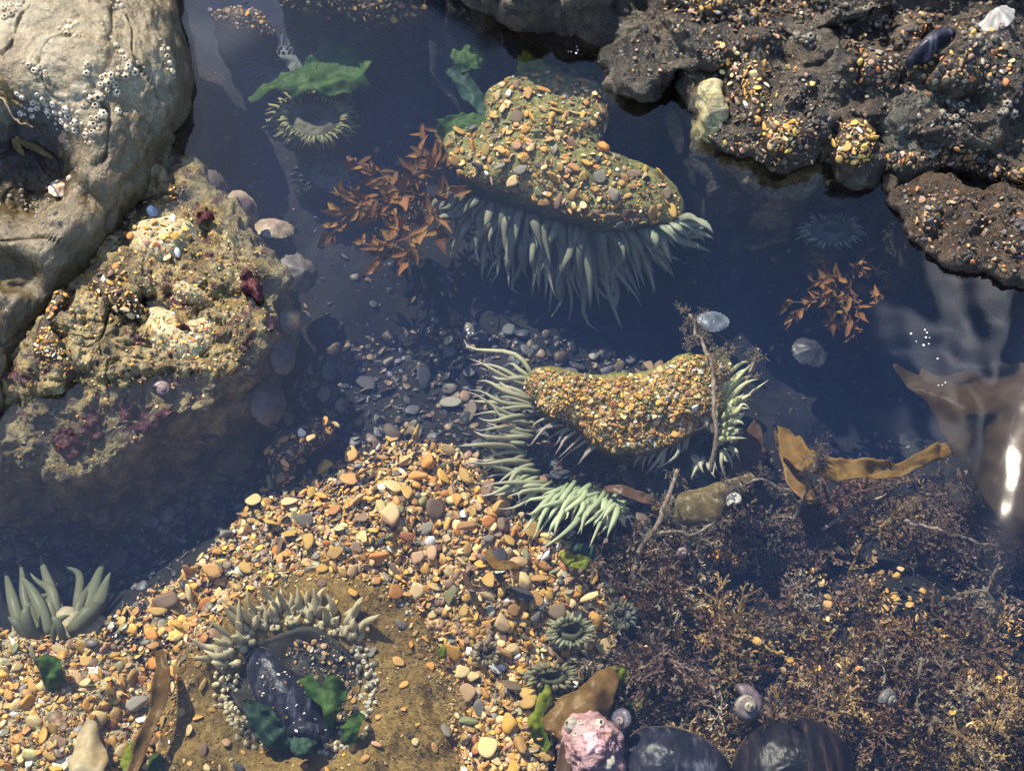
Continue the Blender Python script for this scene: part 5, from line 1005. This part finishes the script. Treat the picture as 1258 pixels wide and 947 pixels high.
def snail(px, py, z, r, tilt, spin, label, ca, cb, h=.85, turns=3.2):
    n, k = 110, 16; th_ = np.linspace(0, turns * 2 * np.pi, n); s = (th_ / th_[-1]); g = .04 + .96 * s ** 1.9
    ctr = np.stack([g * .52 * np.cos(th_), g * .52 * np.sin(th_), (1 - g) * h], -1); a = np.arange(k) / k * 2 * np.pi; V = []; C = []
    for i in range(n):
        rad_ = np.array([math.cos(th_[i]), math.sin(th_[i]), 0]); q = g[i] * .5 * (1 + .03 * math.sin(th_[i] * 30))
        V.append(ctr[i] + q * (np.cos(a)[:, None] * rad_ + np.sin(a)[:, None] * np.array([0, 0, .8])))
        m = np.clip(s[i] ** 1.4 * 1.25, 0, 1); bnd = 1 - .35 * (np.sin(a * 5 + th_[i] * .6) > .55) - .2 * (math.sin(th_[i] * 23) > .7); C.append(bnd[:, None] * (np.asarray(cb) * (1 - m) + np.asarray(ca) * m)[None] * (1 - .25 * (np.cos(a) > .75))[:, None])
    V = np.concatenate(V); C = np.concatenate(C); b = len(V); V = np.concatenate([V, ctr[-1:]]); C = np.concatenate([C, [[.03, .02, .02]]])
    F = [ring_faces(n, k), np.stack([(n - 1) * k + np.arange(k), (n - 1) * k + (np.arange(k) + 1) % k, np.full(k, b)], -1)]
    o = put('snail', mesh('snail', V * r * PX, F, np.clip(C, 0, .85)), M['shell'], None, label, 'snail'); o.matrix_basis = Matrix.Translation(Vector(P(float(px), float(py), z))) @ Matrix.Rotation(R(tilt[0]), 4, 'X') @ Matrix.Rotation(R(tilt[1]), 4, 'Y') @ Matrix.Rotation(R(spin), 4, 'Z'); return o
snail(914, 866, -.028, 25, (14, 12), 40, 'big lilac turban snail showing a cream spiral in the turf', (.17, .125, .135), (.58, .52, .36))
snail(1090, 858, -.034, 15, (30, 40), 120, 'grey banded snail with a pearly mouth in the turf at the right', (.20, .18, .165), (.46, .42, .36))
snail(836, 676, -.04, 12, (40, 20), 0, 'small pink and white snail in the gap of the turf', (.34, .22, .2), (.5, .4, .35), 1.1)
snail(768, 884, -.02, 18, (20, -30), 200, 'blue and lilac snail touching the pink barnacled shell', (.13, .115, .15), (.42, .32, .26), 1.)
snail(200, 479, hit(200, 479, ['rockB'])[0][2] + .002, 13, (10, 10), 90, 'round mauve snail on the low boulder', (.13, .09, .10), (.22, .17, .17))
snail(904, 614, -.03, 13, (15, -10), 150, 'white curled worm snail beside the speckled kelp', (.52, .48, .42), (.66, .6, .48), .4, 2.2)
M['mussel'] = plain('mussel_shell', [(.40, (.005, .005, .008)), (.56, (.015, .013, .018)), (.66, (.05, .028, .022)), (.78, (.17, .08, .04))], 60, .3, .0005, stretch=(3.5, .5, 1))
M['mussel_blue'] = plain('mussel_blue', [(.35, (.008, .008, .014)), (.55, (.02, .02, .03)), (.75, (.12, .12, .15))], 60, .25, .0005, stretch=(3, 1, 1), spec=.12)
M['seam'] = plain('mussel_seam', [(.3, (.05, .04, .03)), (.7, (.14, .11, .09))], 90, .5, .0004)
def mussel(poly, ze, top, label, m, cr=None):
    c = np.mean(np.array(poly), 0); th = thing('mussel', P(c[0], c[1], ze), label, 'mussel'); cr = cr or [(c[0], c[1], top)]; k = 'm%d' % len(SURF)
    mound('valve', M[m], th, key=k, poly=poly, ze=ze, zb=ze - .001, ctrl=cr, k=2., q=.62, amp=.0004, fs=120, nr=30, nt=80, fine=.00015, ns=1)
    p2 = [(c[0] + (x - c[0]) * 1.02, c[1] + (y - c[1]) * 1.02) for x, y in poly]
    mound('lower_valve', M['seam'], th, poly=p2, ze=ze - .0012, zb=ze - .012, ctrl=[(c[0], c[1], ze - .0008)], k=2, q=.6, amp=.0003, fs=120, nr=6, nt=60, under=.5, ns=6); return th
mussel([(896, 960), (906, 922), (930, 892), (964, 880), (1000, 884), (1030, 904), (1046, 934), (1046, 985), (900, 990)], -.034, -.012, 'large black mussel with red brown streaks cut off by the bottom edge', 'mussel')
mussel([(762, 932), (776, 902), (806, 892), (846, 898), (880, 918), (898, 944), (892, 975), (770, 980)], -.034, -.018, 'dark blue mussel between the pink shell and the streaked mussel', 'mussel_blue')
mussel([(312, 800), (326, 796), (350, 818), (384, 838), (404, 868), (410, 900), (396, 914), (366, 908), (330, 884), (312, 856), (304, 824)], -.034, -.016, 'black mussel speckled white held in the mouth of the brown anemone', 'mussel_blue', [(350, 850, -.022), (330, 820, -.025), (390, 890, -.025)])
mussel([(352, 898), (366, 886), (392, 890), (398, 902), (384, 910), (360, 908)], -.018, -.009, 'small silvery blue mussel at the bottom of the anemone mouth', 'mussel_blue')
mussel([(1112, 78), (1116, 68), (1140, 46), (1160, 38), (1178, 44), (1170, 58), (1140, 74), (1122, 80)], .046, .060, 'shiny black mussel wedged among pebbles on the dark rock', 'mussel_blue')
for i in range(34):
    x, y = in_poly([(312, 806), (326, 800), (350, 820), (400, 870), (404, 900), (366, 900), (318, 856)], 1)[0]; h = hit(x, y, [k for k in SURF if k.startswith('m') and k[1:].isdigit()])
    if h is not None: pebble_obj(h[0], h[1], rng.uniform(1, 2.6) * PX, 'white' if i % 3 else 'tan', name='shell_chip', label='white shell chip on the black mussel in the anemone mouth', cat='shell chip', group='white chips on the mussel in the mouth')
M['pink'] = plain('coralline_crust', [(.3, (.16, .07, .06)), (.45, (.34, .19, .19)), (.58, (.46, .29, .29)), (.72, (.30, .12, .07))], 110, .6, .002, stretch=(.6, 1.6, 1))
mound('shell', M['pink'], key='pink', label='pink crusted shell carrying white barnacles at the bottom edge', cat='shell', poly=[(692, 900), (700, 880), (724, 878), (744, 884), (760, 902), (764, 930), (756, 960), (716, 960), (698, 938), (688, 918)], ze=-.022, zb=-.04, ctrl=[(726, 910, -.004)], amp=.003, fs=90, ridge=.0012, fine=.0004, nr=40, nt=100, seed=6)
barnacles(704, 892, 8, 8, 0, 9, 4.5, 8, ['pink'], 'white barnacle on the upper left of the pink shell', 'barnacles on the pink shell', 'white')
barnacles(738, 890, 6, 6, 0, 4, 4, 6, ['pink'], 'white barnacle on the upper right of the pink shell', 'barnacles at the top of the pink shell', 'white')
barnacles(748, 938, 2, 2, 0, 1, 8, 8.2, ['pink'], 'largest open barnacle low on the pink shell', None, 'white')
# pale scraps, weed straps and floating specks
weed('shell_scrap', slab_geo([(815, 140), (826, 128), (836, 150), (840, 178), (834, 190), (824, 170)], -.03, None, .001, .002, 60, 8, 30, 2), 'kelp_speck', 'pale flaking scrap in the water left of the olive stone', 'shell')
for q, lb in (([(-8, 92, .06), (4, 104, .058), (14, 122, .05)], 'broad grey green weed strap at the left edge of the hollow'), ([(20, 168, .04), (40, 180, .038), (66, 196, .04)], 'olive weed strap lying along the floor of the hollow'), ([(-4, 112, .058), (8, 122, .05), (24, 128, .046)], 'thin dark weed strap under the broad grey green one'), ([(16, 172, .036), (24, 184, .034), (30, 192, .034)], 'pale silvery weed scrap in the hollow of the pale boulder')):
    q = [(a, b, hit(a, b, ['rockA'])[0][2] + .003) for a, b, _ in q]
    weed('weed_strap', blade_geo(q, [4, 10, 8, 4], seed=q[0][0] % 7, n=16, m=5, ruff=.002), 'kelp_speck', lb)
M['bubble'] = plain('foam_bubble', [(.3, (.7, .72, .75)), (.7, (.8, .8, .82))], 60, .1, 0)
bm_ = mesh('bubble', ico(1)[0], ico(1)[1]); bm_.materials.append(M['bubble'])
for x, y, n_, s, lb in ((1128, 418, 9, 12, 'tiny white foam bubble in the little trail at the right'), (575, 407, 5, 3, 'tiny white foam bubble above the middle anemone'), (1160, 470, 3, 4, 'tiny foam bubble near the surfacing kelp'), (700, 64, 5, 5, 'tiny bright bubble over the black water at the top'), (880, 545, 0, 3, '')):
    for i in range(n_):
        o = bpy.data.objects.new('bubble', bm_); COL.objects.link(o); a, b = x + rng.normal() * s, y + rng.normal() * s * .7; c = P(a, b, .0005); r_ = rng.uniform(.5, 1.4) * PX
        o.location = c; o.scale = (r_, r_, r_ * .7); tag(o, lb, 'bubble', lb.replace('bubble', 'bubbles'))

# crust of grit, broken shell and small dull stones over the dark rocks
ac = Acc(); grit(ac, [(760, 0), (1258, 0), (1258, 240), (1080, 210), (860, 190), (830, 80), (760, 110)], 1300, 1., 5, ['rockC', 'rockH'], dict(charcoal=5, dusk=4, slate=3, brown=2, olive=1, grey=.6), .3, .7, shapes=PB1, pw=3)
for pl in ([(860, 20), (960, 30), (1010, 120), (1000, 200), (940, 210), (880, 170)], [(1030, 20), (1240, 20), (1250, 110), (1120, 120), (1040, 100)], [(1090, 190), (1180, 180), (1258, 210), (1258, 240), (1180, 205), (1090, 205)], [(800, -10), (1000, -10), (1000, 20), (830, 30)]):
    grit(ac, pl, 420, 1.2, 6, ['rockC', 'rockH'], dict(tan=2, gold=.4, brown=5, dusk=4, rust=1, pink=1, cream=.6, charcoal=2), .5, .6, shapes=PB1, pw=2.2)
put('shell_grit', ac.mesh('shell_grit'), M['peb'], [o for o in bpy.data.objects if o.get('label', '').startswith('broad dark wet rock')][0], kind='stuff')
ac = Acc(); grit(ac, [(1105, 226), (1258, 240), (1258, 340), (1150, 316), (1108, 255)], 500, 1., 5, ['rockE'], dict(charcoal=4, dusk=4, brown=3, rust=1, tan=.5), .3, .7, shapes=PB1, pw=3)
put('shell_grit', ac.mesh('shell_grit'), M['peb'], [o for o in bpy.data.objects if o.get('label', '').startswith('dark brown ledge')][0], kind='stuff')
ac = Acc(); grit(ac, [(190, 210), (330, 300), (340, 400), (290, 470), (100, 580), (0, 580), (60, 400), (150, 260)], 2000, .9, 3.4, ['rockB'], dict(tan=3, orange=2, cream=2, brown=3, charcoal=3, dusk=3, olive=2), .3, .7, pw=2.5)
put('shell_grit', ac.mesh('shell_grit'), M['peb'], [o for o in bpy.data.objects if o.get('label', '').startswith('low encrusted')][0], kind='stuff')

# ================================================================ labels: number the look-alikes of small groups, name the outermost of large ones
def to_px(c):
    v = np.array(c) - CAM; d = v @ FW; return (v[0] / d * LENS / 36 * W0 + W0 / 2, H0 / 2 - (v @ UP) / d * LENS / 36 * W0)
by = {}
for o in bpy.data.objects:
    if o.parent is None and o.get('category') and o.get('group'): by.setdefault(o['label'], []).append(o)
ORD = ['first', 'second', 'third', 'fourth', 'fifth', 'sixth', 'seventh', 'eighth', 'ninth', 'tenth', 'eleventh', 'twelfth']
for lb, os_ in by.items():
    if len(os_) < 2: continue
    q = {o.name: to_px(o.matrix_basis.translation) for o in os_}; size = {o.name: o.matrix_basis.to_scale().length for o in os_}
    if len(os_) <= 12:
        for i, o in enumerate(sorted(os_, key=lambda o: q[o.name][0])): o['label'] = (ORD[i] + ' from left, ' if i else 'leftmost, ') + lb
    else:
        left = list(os_)
        for word, f in (('topmost', lambda o: q[o.name][1]), ('lowest', lambda o: -q[o.name][1]), ('leftmost', lambda o: q[o.name][0]), ('rightmost', lambda o: -q[o.name][0]), ('largest remaining', lambda o: -size[o.name])):
            b_ = min(left, key=f); left.remove(b_)
            if word.startswith('largest'): word = 'largest inner'
            b_['label'] = word + ', ' + lb
